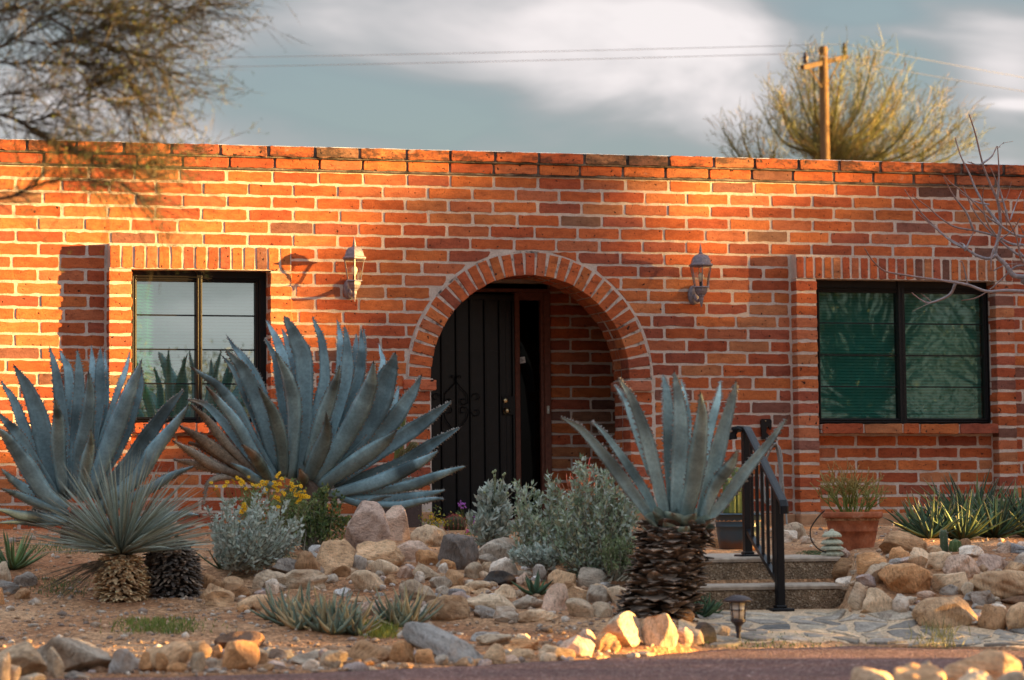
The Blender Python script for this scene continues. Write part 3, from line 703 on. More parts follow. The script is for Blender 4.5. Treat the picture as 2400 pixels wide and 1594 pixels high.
# flagstone apron in front of the steps: a sheet over the ground
A0 = []
for px in np.linspace(1590, 2600, 60):
    top = np.interp(px, [1590, 1660, 1990, 2060, 2200, 2400, 2600], [1458, 1436, 1431, 1440, 1462, 1492, 1505]); bot = np.interp(px, [1590, 1700, 2000, 2400, 2600], [1500, 1508, 1508, 1518, 1524])
    col = []
    for t in np.linspace(0, 1, 9):
        y = lerp(top, bot, t); d_ = hit(px, y); p = at(px, y, d_); col.append((p[0], p[1], p[2]+.012-.012*(t > .95)))
    A0.append(col)
vs = [p for c_ in A0 for p in c_]; fs = [(i*9+k, i*9+k+1, (i+1)*9+k+1, (i+1)*9+k) for i in range(59) for k in range(8)]
tag(mk('flagstone_path', vs, fs, M['flag'], None, None, True), kind='structure')

# the flags themselves, raised out of the mortar
mb = MB(); FC = [(.25,.215,.185), (.34,.285,.235), (.17,.155,.145), (.44,.355,.27), (.37,.30,.245), (.50,.40,.29), (.28,.24,.21)]
NXg, NYg = 18, 10
ux = nz(np.array([right[0], right[1]])); uy = -nz(np.array([fwd[0], fwd[1]])); org = np.array(onZ(1585, 1440, -.74)[:2])
grid = {}
for i in range(NXg+1):
    for j in range(NYg+1):
        g = org+ux*(i*.19+(j % 2)*.09+rnd.uniform(-.06, .06))+uy*(j*.215+rnd.uniform(-.06, .06)-.06); grid[i, j] = g
for i in range(NXg):
    for j in range(NYg):
        q = [grid[i, j], grid[i+1, j], grid[i+1, j+1], grid[i, j+1]]
        if rnd.random() < .12: continue
        c0 = sum(q)/4; rx_ = c0-CAM[:2]; dd = fwd[0]*rx_[0]+fwd[1]*rx_[1]-.05; pxx = PPX+F*(right[0]*rx_[0]+right[1]*rx_[1])/dd
        if c0[1] > onZ(1800, 1371, -.566)[1]-.12 and pxx < 2000: continue
        if H(*c0) > -.70 or c0[1] < np.interp(c0[0], EPX, EPY)+.10: continue
        P = []
        for a in range(4):
            for t in (0, .33, .66): p = lerp(q[a], q[(a+1) % 4], t); d_ = c0-p; P.append(p+nz(d_)*(.022+rnd.uniform(-.008, .012)+(.02 if t == 0 else 0)))
        n = len(P); hz = .015+rnd.uniform(0, .006); col = tuple(lerp(np.array(rnd.choice(FC)), np.array((.44, .36, .28)), rnd.uniform(0, .55))*rnd.uniform(.85, 1.15)); rr = []
        for k, dz in ((0, -.02), (.0, hz*.7), (.10, hz)): rr.append([(*(lerp(p, c0, k)), H(*p)+dz) for p in P])
        mb.loft(rr, col, cap=False); mb.add(rr[-1]+[(*c0, H(*c0)+hz+.002)], [(a, (a+1) % n, n) for a in range(n)], col)
tag(mb.build('path_stones', M['rockpath'], None, False), kind='structure')

# ------------------------------------------------------------------ steps
SU = onZ(1800, 1306, -.40); SLo = onZ(1800, 1371, -.566)
xu = onZ(1943, 1303, -.40)[0]; xl = onZ(1985, 1368, -.566)[0]; xleft = onZ(1570, 1310, -.40)[0]-.1
steps = empty('entry_steps', (xu, SU[1], -.75), 'two wide exposed aggregate steps behind the black handrail', 'steps')
def step(name, x0, x1, y0, y1, z0, z1):
    mb = MB(); mb.bbox((x0, y0, z0), (x1, y1, z1-.028), .012); o = mb.build(name, M['aggregate'], steps)
    mb = MB(); n = 40; rings = []
    for i in range(n+1):
        x = lerp(x0+.0, x1, i/n); j = .004*mnoise.noise((x*6, z1*9, 0)); k = .003*mnoise.noise((x*11, 5, z1))
        rings.append([(x, y1, z1-.03), (x, y0-.006+j, z1-.03), (x, y0-.010+j, z1-.012), (x, y0-.001+j, z1+k-.002), (x, y0+.02, z1+k), (x, y1, z1)])
    mb.loft(rings); mb.build('tread', M['edge_concrete'], o)
step('step', xleft, xu, SU[1], SU[1]+1.3, -.8, -.40)
step('step', xleft-.15, xl, SLo[1], SU[1]-.004, -.9, -.566)

# ------------------------------------------------------------------ rocks
import bmesh
def ico(n):
    bm = bmesh.new(); bmesh.ops.create_icosphere(bm, subdivisions=n, radius=1); bm.verts.ensure_lookup_table()
    v = np.array([tuple(x.co) for x in bm.verts]); f = np.array([[q.index for q in p.verts] for p in bm.faces]); bm.free(); return v, f
ICO = {3: ico(3), 4: ico(4), 5: ico(5)}
RC = dict(t=(.54,.38,.255), T=(.58,.45,.335), b=(.40,.25,.15), o=(.56,.32,.17), g=(.40,.36,.325), G=(.31,.29,.285), d=(.14,.125,.125), w=(.70,.64,.60), p=(.58,.44,.375), P=(.50,.385,.35), c=(.63,.51,.395), k=(.06,.056,.058), s=(.46,.38,.305), l=(.34,.345,.365), D=(.14,.085,.06))
def rock_mesh(w, h, dp, tilt, sub, ang):
    v, f = ICO[sub]; p = v.copy()
    e = rnd.uniform(.72, 1.0); p = np.sign(p)*np.abs(p)**e; 
    ncut = int(6+ang*13)
    for _ in range(ncut):
        n = nz(rng.normal(size=3)*np.array([1, 1, .9])); off = rnd.uniform(.50, .86); dt = p@n; m = dt > off; p[m] -= (dt[m]-off)[:, None]*n*rnd.uniform(.75, 1)
    for fr, am in ((1.6, .10), (3.4, .05), (7.5, .026), (15, .013)):
        for _ in range(3):
            n = rng.normal(size=3)*fr; ph = rnd.uniform(0, 6.28); p += (am*np.sin(p@n+ph)/1.8)[:, None]*v
    asp = max(h/w, .25)
    if tilt:
        q = p*np.array([1, 1, .45 if abs(tilt) > 0 else asp]); a = R(tilt); c_, s_ = math.cos(a), math.sin(a); q = np.stack([q[:, 0]*c_-q[:, 2]*s_, q[:, 1], q[:, 0]*s_+q[:, 2]*c_], -1)
    else: q = p
    mn, mx = q.min(0), q.max(0); q = (q-(mn+mx)/2)/((mx-mn)/2)
    return q*np.array([w/2, dp/2, h/2]), f
yaw = math.atan2(-fwd[0], fwd[1])
def rock(x0, y0, x1, y1, code, label, tilt=0, ang=.5, dd=None, group=None, sub=4, name='rock', sink=.34):
    cx = (x0+x1)/2; d = dd or hit(cx, min(y1-.05*(y1-y0), 1640)); s = F/d; w, h = (x1-x0)/s, (y1-y0)/s; hh = h*(1+sink)
    dp = min(max(.55*w+.35*h, .07), 1.2*w); c_ = at(cx, (y0+y1)/2, d)
    q, f = rock_mesh(w, hh, dp, tilt, sub, ang); ca, sa = math.cos(yaw), math.sin(yaw)
    cz = c_[2]-(hh-h)/2; ctr = np.array([c_[0]+fwd[0]*dp*.12, c_[1]+fwd[1]*dp*.12, cz])
    v = np.stack([q[:, 0]*ca-q[:, 1]*sa, q[:, 0]*sa+q[:, 1]*ca, q[:, 2]], -1)+ctr
    k = rnd.uniform(.9, 1.15); base = np.array(RC[code])*k*np.array((1.06, .95, .82))
    o = mk(name, v, f, M['rock'], None, np.tile(base, (len(v), 1)), True, (ctr[0], ctr[1], cz-hh/2))
    o.data.set_sharp_from_angle(angle=R(34)); tag(o, label, 'rock', group); return o
CROPS = dict(A=(600, 1100, 2.951), B=(1200, 800, 1.975), C=(0, 750, 1.857), E=(0, 1350, 3.373), Q=(1800, 1000, 2.64), H=(1640, 950, 3.0156))
def rocks(crop, group, text):
    ox, oy, s = CROPS[crop]
    for ln in text.strip().splitlines():
        a, lab = ln.split('|'); a = a.split(); x0, y0, x1, y1 = [float(t) for t in a[:4]]; kw = {}
        for t in a[5:]:
            if t[0] == 'r': kw['tilt'] = float(t[1:])
            if t[0] == 'a': kw['ang'] = float(t[1:])
            if t[0] == 'D': kw['dd'] = float(t[1:])
            if t[0] == 'n': kw['sink'] = float(t[1:])
        big = (x1-x0)/s > 90; rock(ox+x0/s, oy+y0/s, ox+x1/s, oy+y1/s, a[4], lab.strip(), group=group, sub=5 if big else 4, name='boulder' if big else 'rock', **kw)
rocks('A', 'rocks of the middle rock bed', '''
615 215 930 585 P a.7 | tall pinkish grey boulder standing upright beside the dark green bush
875 245 1068 500 p a.6 | pink tan boulder with a dark notch, leaning on the tall upright boulder
1055 380 1322 540 T a.4 | rounded cream boulder between the tall boulder and the potted barrel cactus
1255 445 1545 690 d a.7 | dark boulder with a pale streaked top below the potted barrel cactus
1480 470 1850 640 g a.4 | mottled grey boulder half hidden under the tall silver sprig
400 485 690 720 t a.6 | smooth tan boulder with a shadowed brown flank, left foot of the upright boulder
265 565 500 750 b a.6 | brown boulder with a long grey slab lying across it
100 612 492 742 G r-14 a.6 | long grey weathered slab tilted down to the right, resting on brown boulder
520 662 657 745 b a.3 | small round brown stone tucked in front of the smooth tan boulder
690 485 1030 665 t a.3 | broad tan boulder lying below the upright boulder, shaded at its left end
960 492 1225 645 p a.3 | pinkish flat topped boulder behind the small round tan stone
1100 552 1275 660 o a.3 | tan orange stone with a curved grey band, right end of the broad tan boulder
640 592 772 715 G a.9 | dark grey wedge shaped stone under the broad tan boulder
775 620 1002 728 c a.6 | flat cream stone with a bright top in the upper rock bed
650 695 897 835 T a.9 | blocky faceted tan stone sitting alone on bare soil
884 725 982 800 b a.3 | small brown stone right of the blocky faceted tan stone
975 665 1092 755 P a.5 | grey stone speckled with dark spots below the broad tan boulder
1080 640 1282 758 s r-16 a.5 | sloping grey brown slab below the orange banded stone
1088 705 1172 790 w a.9 | pale lilac white block tucked under the sloping slab
1255 645 1337 740 w a.9 | white shard standing beside an orange stone
1270 618 1387 712 o a.4 | orange stone behind the white shard
1420 580 1527 675 p a.9 | small angular pink tan stone leaning on the dark boulder
1535 583 1692 655 g a.4 | flat grey stone at the foot of the mottled grey boulder
1610 605 1812 730 w a.4 | rounded whitish stone left of the low silver sprig
1440 640 1577 755 s a.3 | round grey brown stone under the angular pink tan stone
1560 638 1652 720 T r-20 a.5 | pale tan sliver leaning between grey brown and whitish stones
1310 690 1437 800 b a.7 | rough brown stone with a green weed at its right side
1552 700 1802 800 k a.7 | flat black stone below the rounded whitish stone
1797 713 1892 795 p a.6 | rose tan stone just right of the flat black stone
1195 740 1360 825 g a.9 | layered grey shard in front of the sloping grey brown slab
985 760 1252 915 s r-10 a.3 | big smooth grey tan slab above the large round veined stone
1420 770 1647 835 T r8 a.4 | flat light tan slab just below the black stone
1335 805 1487 885 t a.5 | tan stone with a blue grey side, left of a flat tan wedge
1238 805 1362 872 g a.5 | flat grey slab behind the large round veined stone
1488 823 1642 865 t a.5 | thin flat tan wedge under the light tan slab
1630 795 1802 905 T a.4 | tan stone with a rounded whitish top above the long cream slab
1178 865 1482 1050 t a.2 | large round tan stone with black veins
1445 860 1805 990 c r-12 a.3 | long cream slab right of the large round veined stone
1758 875 1982 970 g a.5 | grey slab right of the long cream slab
1975 785 2162 985 p a.6 | blocky pink white stone right of the small green agave
2018 690 2216 805 t a.3 | striped round tan stone above the blocky pink white stone
1913 655 2012 775 G a.7 | dark grey upright stone behind the small green agave
2120 770 2222 835 b a.4 | small brown stone under the striped round stone
2150 810 2317 925 t a.3 | rounded tan stone right of the blocky pink white stone
2285 798 2440 925 g a.5 | grey stone below the pale grey stone by the agave trunk
2140 890 2352 1025 s r-14 a.4 | sloping grey brown stone at lower right of the pink white block
1812 965 2095 1050 T a.6 | flat tan slab lying on soil below the blocky pink white stone
1643 945 1827 1060 g r-15 a.6 | dull grey tan slab propped under the long cream slab
1500 940 1692 1030 G r-18 a.7 | thin dark grey sliver under the long cream slab
700 912 872 1015 p a.4 | half buried pinkish stone behind the aloe clump
1128 935 1232 1045 w a.4 | light grey stone behind the smaller aloe clump
648 876 792 918 t a.5 | low tan sliver above the half buried pinkish stone
-20 870 112 978 t a.3 | tan stone at the left edge of the aloe clump
60 755 172 872 w a.9 | knobbly whitish stone left above the aloe clump
-30 692 222 835 s a.5 | brown stone with a dark top at the left end of the rock bed
140 690 500 825 s a.4 | large grey brown stone under the long grey slab
350 755 482 812 t a.5 | low tan stone in front of the large grey brown stone
5 735 97 818 o a.3 | small orange brown stone in front of the dark topped brown stone
''')
rocks('B', 'rocks of the middle rock bed', '''
300 1045 442 1140 g a.6 | pale grey stone under the bush, left of the agave trunk
370 1205 468 1278 s a.5 | grey brown stone by the lower left of the agave trunk
350 1120 470 1205 T a.5 | tan stone against the left side of the agave trunk
440 1130 545 1215 c a.7 | cream stone touching the scaly agave trunk
''')
rocks('A', 'rocks along the road edge', '''
1480 1122 1702 1190 l a.5 | flat blue grey stone on the soil above the road edge row
1520 1140 1792 1215 s r6 a.4 | flat grey brown stone in front of the blue grey one
1780 1135 1902 1205 c a.7 | small peaked stone with a sunlit white top
1698 1170 1982 1255 o a.5 | flat orange tan stone under the small peaked stone
1950 1210 2212 1315 T a.2 | oval cream stone at the road edge, left of a speckled pink boulder
2080 1150 2352 1305 p a.5 | speckled pink boulder in the road edge row
2228 1108 2362 1260 p a.4 | small rounded pink stone with an orange rim beside the speckled pink boulder
1012 1058 1602 1350 l r-24 a.6 | long grey wedge boulder sloping down to the right
1573 1205 1727 1345 t a.1 | egg shaped tan stone at the tip of the long grey wedge
1718 1240 1947 1310 t a.2 | long flat tan stone right of the egg shaped stone
1698 1283 1827 1345 p a.3 | small pinkish stone below the long flat tan stone
1098 1240 1242 1350 o a.2 | round orange tan stone under the left end of the grey wedge
1233 1280 1332 1360 g a.3 | small grey stone beside the round orange tan stone
618 1180 942 1338 b a.2 | large rounded brown stone in front of the yellow green grass
918 1185 1097 1345 o a.2 | rounded orange stone touching the large rounded brown one
435 1250 637 1378 s a.3 | rounded grey tan stone left of the large brown one
233 1260 442 1355 g a.5 | flat grey stone with a dark hollow in the road edge row
88 1235 272 1315 G a.4 | flat dark grey stone right of the sunlit triangular boulder
318 1313 442 1390 w a.7 | small white stone lying on the road edge
598 1310 732 1380 b a.4 | small brown stone under the large rounded brown one
733 1320 817 1370 o a.4 | small orange pebble below the large rounded brown stone
''')
rocks('B', 'rocks along the road edge', '''
385 1350 502 1438 o a.4 | sunlit tan stone in front of the large round grey boulder
385 1250 607 1418 s a.2 | large round grey tan boulder left of the pale boulder
600 1257 767 1412 c a.2 | pale rounded boulder under the agave trunk
755 1322 842 1410 p a.4 | pinkish stone right of the pale rounded boulder
800 1330 890 1400 T a.6 | pale tan slab leaning behind the black stone
838 1300 948 1400 k a.7 | black stone at the foot of the small aloe
935 1312 1012 1378 T a.3 | small cream stone left of the black path lantern
750 1235 845 1300 b a.3 | brown stone beside the small aloe under the agave trunk
''')
rocks('C', 'rocks around the yucca', '''
868 1100 985 1172 b r-18 a.5 | brown slab right of the dark dried yucca stump
960 1115 1062 1172 t a.4 | tan stone behind the long tan rock by the silver bush
855 1145 1022 1215 t a.3 | broad tan stone against the dark dried stump
878 1180 1022 1245 t r-6 a.4 | long tan stone with a rounded right end near the stump
953 1145 1092 1212 b a.3 | rounded brown stone below the silver brittlebush
1028 1195 1192 1258 t a.5 | flat tan rock left of the aloe clump tips
1028 1238 1092 1275 o a.8 | small orange brick like stone below the flat tan rock
-20 1050 52 1145 s a.4 | grey brown rock at the left picture edge behind the small green yucca
-20 1130 87 1188 l a.5 | blue grey rock at the left picture edge
55 1095 162 1162 G a.5 | dark grey rock behind the weeds at left
60 1168 132 1218 b a.4 | brown rock in the soil at far left
-30 1165 20 1240 o a.5 | reddish rock cut by the left picture edge
''')
rocks('E', 'rocks along the road edge', '''
-60 520 372 800 T a.4 n.1 | big blurred pale boulder at the lower left corner with a sunlit end
250 480 907 770 g a.6 n.1 | biggest grey boulder of the road edge row at left
368 560 514 810 s r-62 a.5 n.1 | narrow tilted grey stone between the two big left boulders
857 575 1102 778 l a.4 n.1 | blue grey boulder right of the biggest grey boulder
1098 600 1222 765 o a.3 n.1 | sunlit orange stone left of its twin in front of a tan boulder
1210 605 1338 765 o a.3 n.1 | sunlit rounded tan stone overlapping the left side of a tan boulder
1138 515 1518 765 t a.2 n.1 | large smooth tan boulder behind two sunlit stones
1438 510 1682 665 t a.3 | speckled tan boulder behind the large smooth tan boulder
1668 540 1762 660 o a.3 | small orange sunlit stone left of the triangular boulder
1498 600 1625 765 s a.4 n.1 | grey stone between the smooth tan boulder and the triangular boulder
1618 650 1752 740 g a.3 n.1 | low grey stone at the foot of the triangular boulder
1750 505 2053 750 o a.7 n.1 | triangular tan boulder glowing in the sun
1688 440 2092 575 D a.4 | flat dark brown rock lying behind the triangular boulder
1990 560 2122 705 t a.4 | tan stone at the right side of the triangular boulder
2050 690 2172 755 b a.6 | small brown angular stone right of the triangular boulder
1338 680 1482 765 o a.3 n.1 | small sunlit stone under the large smooth tan boulder
1318 700 1367 765 o a.3 n.1 | tiny sunlit stone under the twin sunlit stones
500 752 720 830 G D13.7 | low dark stone in front of the biggest grey boulder
150 770 360 840 s D13.6 | low tan stone at the very bottom left
-40 605 78 850 T a.4 D13.4 | tall pale stone cut by the bottom left corner
55 700 165 840 T a.4 D13.45 | leaning pale stone beside the bottom left corner stone
''')
rocks('Q', 'rocks of the bank right of the steps', '''
683 645 992 800 b a.6 | brown boulder with a dark hollow at the top of the right bank
738 740 892 845 o a.5 | orange tan stone below the hollowed brown boulder
858 745 1012 855 T a.7 | pale tan stone right of the orange tan one
985 733 1082 795 t a.3 | small tan stone behind the little columnar cactus
973 770 1162 880 T a.3 | round tan stone just below the little columnar cactus
1083 790 1327 925 p a.3 | cream oval stone with an orange right end
1178 733 1342 810 w a.3 | whitish rounded stone under the dark yucca clump
1278 785 1502 895 P a.4 | tan grey stone right of the cream oval stone
1178 690 1258 770 b a.3 | small brown stone near the round green cactus
1413 705 1512 785 p a.3 | rounded pinkish stone on the soil below the yucca clump
1533 710 1640 775 p a.3 | pinkish stone at the right picture edge below the yucca clump
1518 778 1660 885 w a.4 | pale stone at the right picture edge on top of the bank
553 775 737 935 o a.8 | upright orange angular stone at the left end of the bank
593 835 762 970 s r28 a.4 | long grey tan stone tilted up to the right
698 843 1067 1030 o a.7 | big rust orange boulder with a grey right end
1008 900 1242 1025 T a.4 | oval tan stone below the cream oval stone
1243 885 1680 1045 t a.4 | large tan boulder at the right picture edge
1433 950 1660 1055 o r8 a.4 | orange tan stone in front of the large right edge boulder
1448 835 1600 915 t a.4 | tan stone between the tan grey stone and the right edge
418 925 572 990 w a.6 | white speckled stone beside the upper step
493 960 622 1130 s a.6 | grey brown stone against the right end of the lower step
563 995 803 1150 T a.5 | big pale tan stone at the foot of the bank near the steps
768 1035 878 1170 w a.9 | pale jagged grey stone between two big foot stones
888 1045 1338 1230 t a.3 | largest tan boulder at the foot of the right bank
1243 1010 1412 1105 G a.4 | grey brown stone above the largest tan boulder
1373 1095 1477 1170 w a.3 | small white speckled stone beside the largest tan boulder
1308 1100 1512 1260 b a.7 | angular brown stone right of the largest tan boulder
1473 1085 1680 1270 t a.3 | rounded tan boulder cut by the right picture edge at the bank foot
378 810 557 960 b a.5 | dark brown stone behind the tiered path light
438 750 512 820 P a.6 | small grey stone between the tiered path light and the terracotta pot
73 590 257 700 s a.3 | grey rounded stone behind the handrail by the wall
78 640 187 720 w a.6 | pale pink stone in front of the grey rounded stone by the wall
200 675 292 725 w a.8 | small white flat stone left of the terracotta pot
1443 1045 1640 1102 D r12 a.5 | thin brown slab under the orange tan stone at the right edge
922 1015 1047 1060 p a.4 | small pink stone wedged below the rust orange boulder
1060 975 1180 1040 G a.6 | dark grey stone wedged below the oval tan stone
1190 960 1275 1050 s a.5 | narrow grey stone right of the oval tan stone
''')
rocks('Q', 'blurred rocks in the near corner', '''
480 1490 810 1680 T a.3 D11.2 n.6 | blurred pale rock at the bottom, left end of the near corner pile
775 1470 1115 1680 t a.3 D11.1 n.6 | blurred tan rock second from the left in the near corner pile
1030 1378 1562 1560 t r8 a.3 D11.6 n.9 | blurred long brown tan rock on top of the near corner pile
1120 1500 1410 1690 c a.3 D11.0 n.6 | blurred cream rock at the bottom in front of the long brown one
905 1450 1055 1560 g a.3 D11.5 n.9 | blurred grey rock behind the near corner pile at left
1390 1510 1700 1690 s a.3 D11.0 n.6 | blurred grey rock in the lower right picture corner
''')
rock(1640+75/3.0156, 950+938/3.0156, 1640+217/3.0156, 950+1015/3.0156, 'o', 'orange stone on the landing left of the handrail', group='rocks of the bank right of the steps')

# gravel: loose small stones nobody could count
v0, f0 = ico(1); VV = []; FF = []; CC = []; nb = 0
pal = np.array([(.46,.33,.24), (.36,.24,.16), (.55,.45,.37), (.30,.22,.18), (.42,.25,.15)])
for i in range(7000):
    px = rnd.uniform(-60, 2460); y = rnd.choice([rnd.uniform(1240, 1600), rnd.uniform(1380, 1590)])
    d = rnd.uniform(14, 24.5) if rnd.random() < .35 else rnd.uniform(13.6, 18.6)
    r_ = ray(px, 1300); X, Y = CAM[0]+r_[0]*d, CAM[1]+r_[1]*d
    if Y > -.5 or (1580 < px < 1990 and d < 20.3) or (px > 1985 and d < 18.35): continue
    z = H(X, Y)
    if z < -.9: continue
    sz = .006+.016*rnd.random()**3 + (.02 if rnd.random() < .03 else 0)
    q = v0*np.array([sz*rnd.uniform(.7, 1.4), sz*rnd.uniform(.7, 1.4), sz*rnd.uniform(.5, .9)])*(1+.25*rng.normal(size=(len(v0), 1)).clip(-1, 1)); a = rnd.uniform(0, 6.3); ca, sa = math.cos(a), math.sin(a)
    VV.append(np.stack([q[:, 0]*ca-q[:, 1]*sa+X, q[:, 0]*sa+q[:, 1]*ca+Y, q[:, 2]+z+sz*.2], -1)); FF.append(f0+nb); nb += len(v0); CC.append(np.tile(pal[rnd.randrange(5)]*rnd.uniform(.7, 1.25), (len(v0), 1)))
tag(mk('gravel', np.concatenate(VV), np.concatenate(FF), M['dry'], None, np.concatenate(CC)), 'loose gravel and small stones scattered over the soil', 'gravel', kind='stuff')

# stone chips wedged between the larger rocks
v0, f0 = ICO[3]; VV, FF, CC = [], [], []; nb = 0
for i in range(310):
    if i < 170: px, y = rnd.uniform(600, 1500), rnd.uniform(1290, 1450)
    elif i < 240: px, y = rnd.uniform(1985, 2420), rnd.uniform(1290, 1470)
    else: px, y = rnd.uniform(0, 1560), rnd.uniform(1525, 1580)
    if 640 < px < 1000 and 1400 < y < 1520: continue
    d = hit(px, y); p = at(px, y, d); sz = rnd.uniform(.018, .05)*(1 if rnd.random() < .8 else 1.4); q, ff = rock_mesh(2*sz*rnd.uniform(.8, 1.4), 2*sz*rnd.uniform(.5, .9), 2*sz, 0, 3, .7); a = rnd.uniform(0, 6.3); ca, sa = math.cos(a), math.sin(a)
    VV.append(np.stack([q[:, 0]*ca-q[:, 1]*sa+p[0], q[:, 0]*sa+q[:, 1]*ca+p[1], q[:, 2]+p[2]+sz*.15], -1)); FF.append(ff+nb); nb += len(q); CC.append(np.tile(np.array(RC[rnd.choice('tTbogGwpPcs')])*rnd.uniform(.85, 1.1), (len(q), 1)))
o = mk('stone_chips', np.concatenate(VV), np.concatenate(FF), M['rock'], None, np.concatenate(CC), True); o.data.set_sharp_from_angle(angle=R(34)); tag(o, 'small broken stones filling the gaps between the larger rocks', 'stones', kind='stuff')

# ------------------------------------------------------------------ handrail
rc_ = lambda x, y: (1640+x/3.0156, 950+y/3.0156)
ub = onZ(*rc_(340, 1066), -.398); lb = onY(1829, 1434, SLo[1]-.085); lb[2] = H(lb[0], lb[1])+.012
du, dl = depth(ub), depth(lb)
rail = empty('handrail', tuple(lb), 'black metal handrail with square posts on the entry steps', 'handrail')
def post(b, htop, pdx):
    mb = MB(); w = .026; mb.bbox((b[0]-w, b[1]-w, b[2]-.01), (b[0]+w, b[1]+w, htop), .004); o = mb.build('post', M['black_metal'], rail)
    mb = MB(); mb.bbox((b[0]-.075, b[1]-.06, b[2]-.02), (b[0]+.075, b[1]+.06, b[2]+.012), .004); mb.bbox((b[0]-.035, b[1]-.035, b[2]+.012), (b[0]+.035, b[1]+.035, b[2]+.03), .004); mb.build('base_plate', M['black_metal'], o)
zu = at(*rc_(318, 165), du)[2]; zl = at(*rc_(535, 610), dl)[2]
post(ub, zu-.02, 0); post(lb, zl, 0)
axis = np.array([lb[0]-ub[0], lb[1]-ub[1]]); La = np.linalg.norm(axis); axis /= La; sidev = np.array([-axis[1], axis[0]])
ptu = np.array([ub[0], ub[1], zu]); slope = (zl-zu)/La
def railpt(s, dz=0):                      # along the run; level behind the upper post, sloping towards the lower one
    p = np.array([ub[0], ub[1]])+axis*s; z = zu+(slope*max(s-.05, 0)*La/(La-.05))+dz; return np.array([p[0], p[1], z])
mb = MB(); rings = []
pts = [railpt(-.20, -.075), railpt(-.205, -.04), railpt(-.19, -.008), railpt(-.16, 0), railpt(-.06, 0), railpt(.04, 0)]+[railpt(s, 0) for s in np.linspace(.1, La+.12, 8)]
# the level part leads back to the left of the upper post as in the photo
back = np.array([-.30, .10, 0]); back = back/np.linalg.norm(back)
pts[:5] = [ptu+back*.085+(0, 0, -.07), ptu+back*.09+(0, 0, -.035), ptu+back*.075+(0, 0, -.006), ptu+back*.05, ptu+back*.0]
e = pts[-1]; pts += [e+np.array([axis[0]*.02, axis[1]*.02, -.03]), e+np.array([axis[0]*.02, axis[1]*.02, -.075])]
for i, p in enumerate(pts):
    t = nz(pts[min(i+1, len(pts)-1)]-pts[max(i-1, 0)]); a = np.array([sidev[0], sidev[1], 0]); a = nz(a-t*(a@t)); b_ = np.cross(t, a); w, h = .027, .017
    rings.append([p+a*w*x+b_*h*y for x, y in ((-1, -.6), (-.6, -1), (.6, -1), (1, -.6), (1, .5), (.6, 1), (-.6, 1), (-1, .5))])
mb.loft(rings); mb.build('top_rail', M['black_metal'], rail)
mb = MB(); b0 = np.array([ub[0], ub[1], at(*rc_(340, 878), du)[2]]); b1 = np.array([lb[0], lb[1], at(*rc_(545, 1268), dl)[2]])
t = nz(b1-b0); a = np.array([sidev[0], sidev[1], 0]); b_ = np.cross(t, a)
mb.loft([[p+a*.016*x+b_*.016*y for x, y in ((-1, -1), (1, -1), (1, 1), (-1, 1))] for p in (b0, b1)]); mb.build('bottom_rail', M['black_metal'], rail)
for k in range(5):
    f_ = (k+1)/6; p = lerp(b0, b1, f_); tz = zu+(zl-zu)*f_
    mb = MB(); mb.bbox((p[0]-.0095, p[1]-.0095, p[2]), (p[0]+.0095, p[1]+.0095, tz-.01), .002); mb.build('baluster', M['black_metal'], rail)

# hose hanger and hose on the wall
hc = lambda x, y, Y=-.06: onY(*rc_(x, y), Y)
h0 = hc(468, 180, -.02); hang = empty('hose_hanger', tuple(h0), 'black hook bracket on the wall behind the handrail', 'hook')
mb = MB()
def plate(poly, y0, y1, mbx):
    P = [hc(x, y, -.02) for x, y in poly]; n = len(P); mbx.loft([[(p[0], y0, p[2]) for p in P], [(p[0], y1, p[2]) for p in P]])
plate([(428, 110), (436, 97), (496, 97), (505, 108), (503, 170), (494, 176), (484, 150), (472, 150), (466, 190), (488, 215), (470, 240), (436, 240), (432, 150)], -.035, -.012, mb)
mb.build('bracket', M['black_metal'], hang)
mb = MB(); mb.tube(spline([hc(470, 235, -.03), hc(500, 270, -.10), hc(525, 285, -.16), hc(530, 255, -.17)], 10), .013, 8); mb.build('hook', M['black_metal'], hang, True)
mb = MB(); p = hc(466, 110, -.040); mb.sphere(p, .006); mb.build('screw', M['brass'], hang, True)
hz0 = hc(545, 450, -.12); mb = MB(); hose = None
loops = []
for k in range(5):
    o_ = k*7; sag = rnd.uniform(-18, 18)
    loops += [hc(505+o_*.5, 300-k*3, -.12-.012*k), hc(540+o_, 300+k*2, -.13-.012*k), hc(562+o_*.8, 440, -.13-.01*k), hc(560+o_*.6, 600+sag, -.12-.01*k), hc(510-o_, 690+sag, -.11), hc(455-o_, 600+sag, -.10), hc(462-o_*.6, 430, -.10)]
loops += [hc(525, 275, -.18), hc(560, 320, -.18), hc(582, 480, -.16), hc(596, 640, -.15), hc(610, 760, -.15), hc(618, 860, -.16)]
mb.tube(spline(loops, 260), .0085, 7); hose = mb.build('garden_hose', M['hose'], None, True, tuple(hz0)); tag(hose, 'grey garden hose coiled on the hook behind the handrail', 'hose')

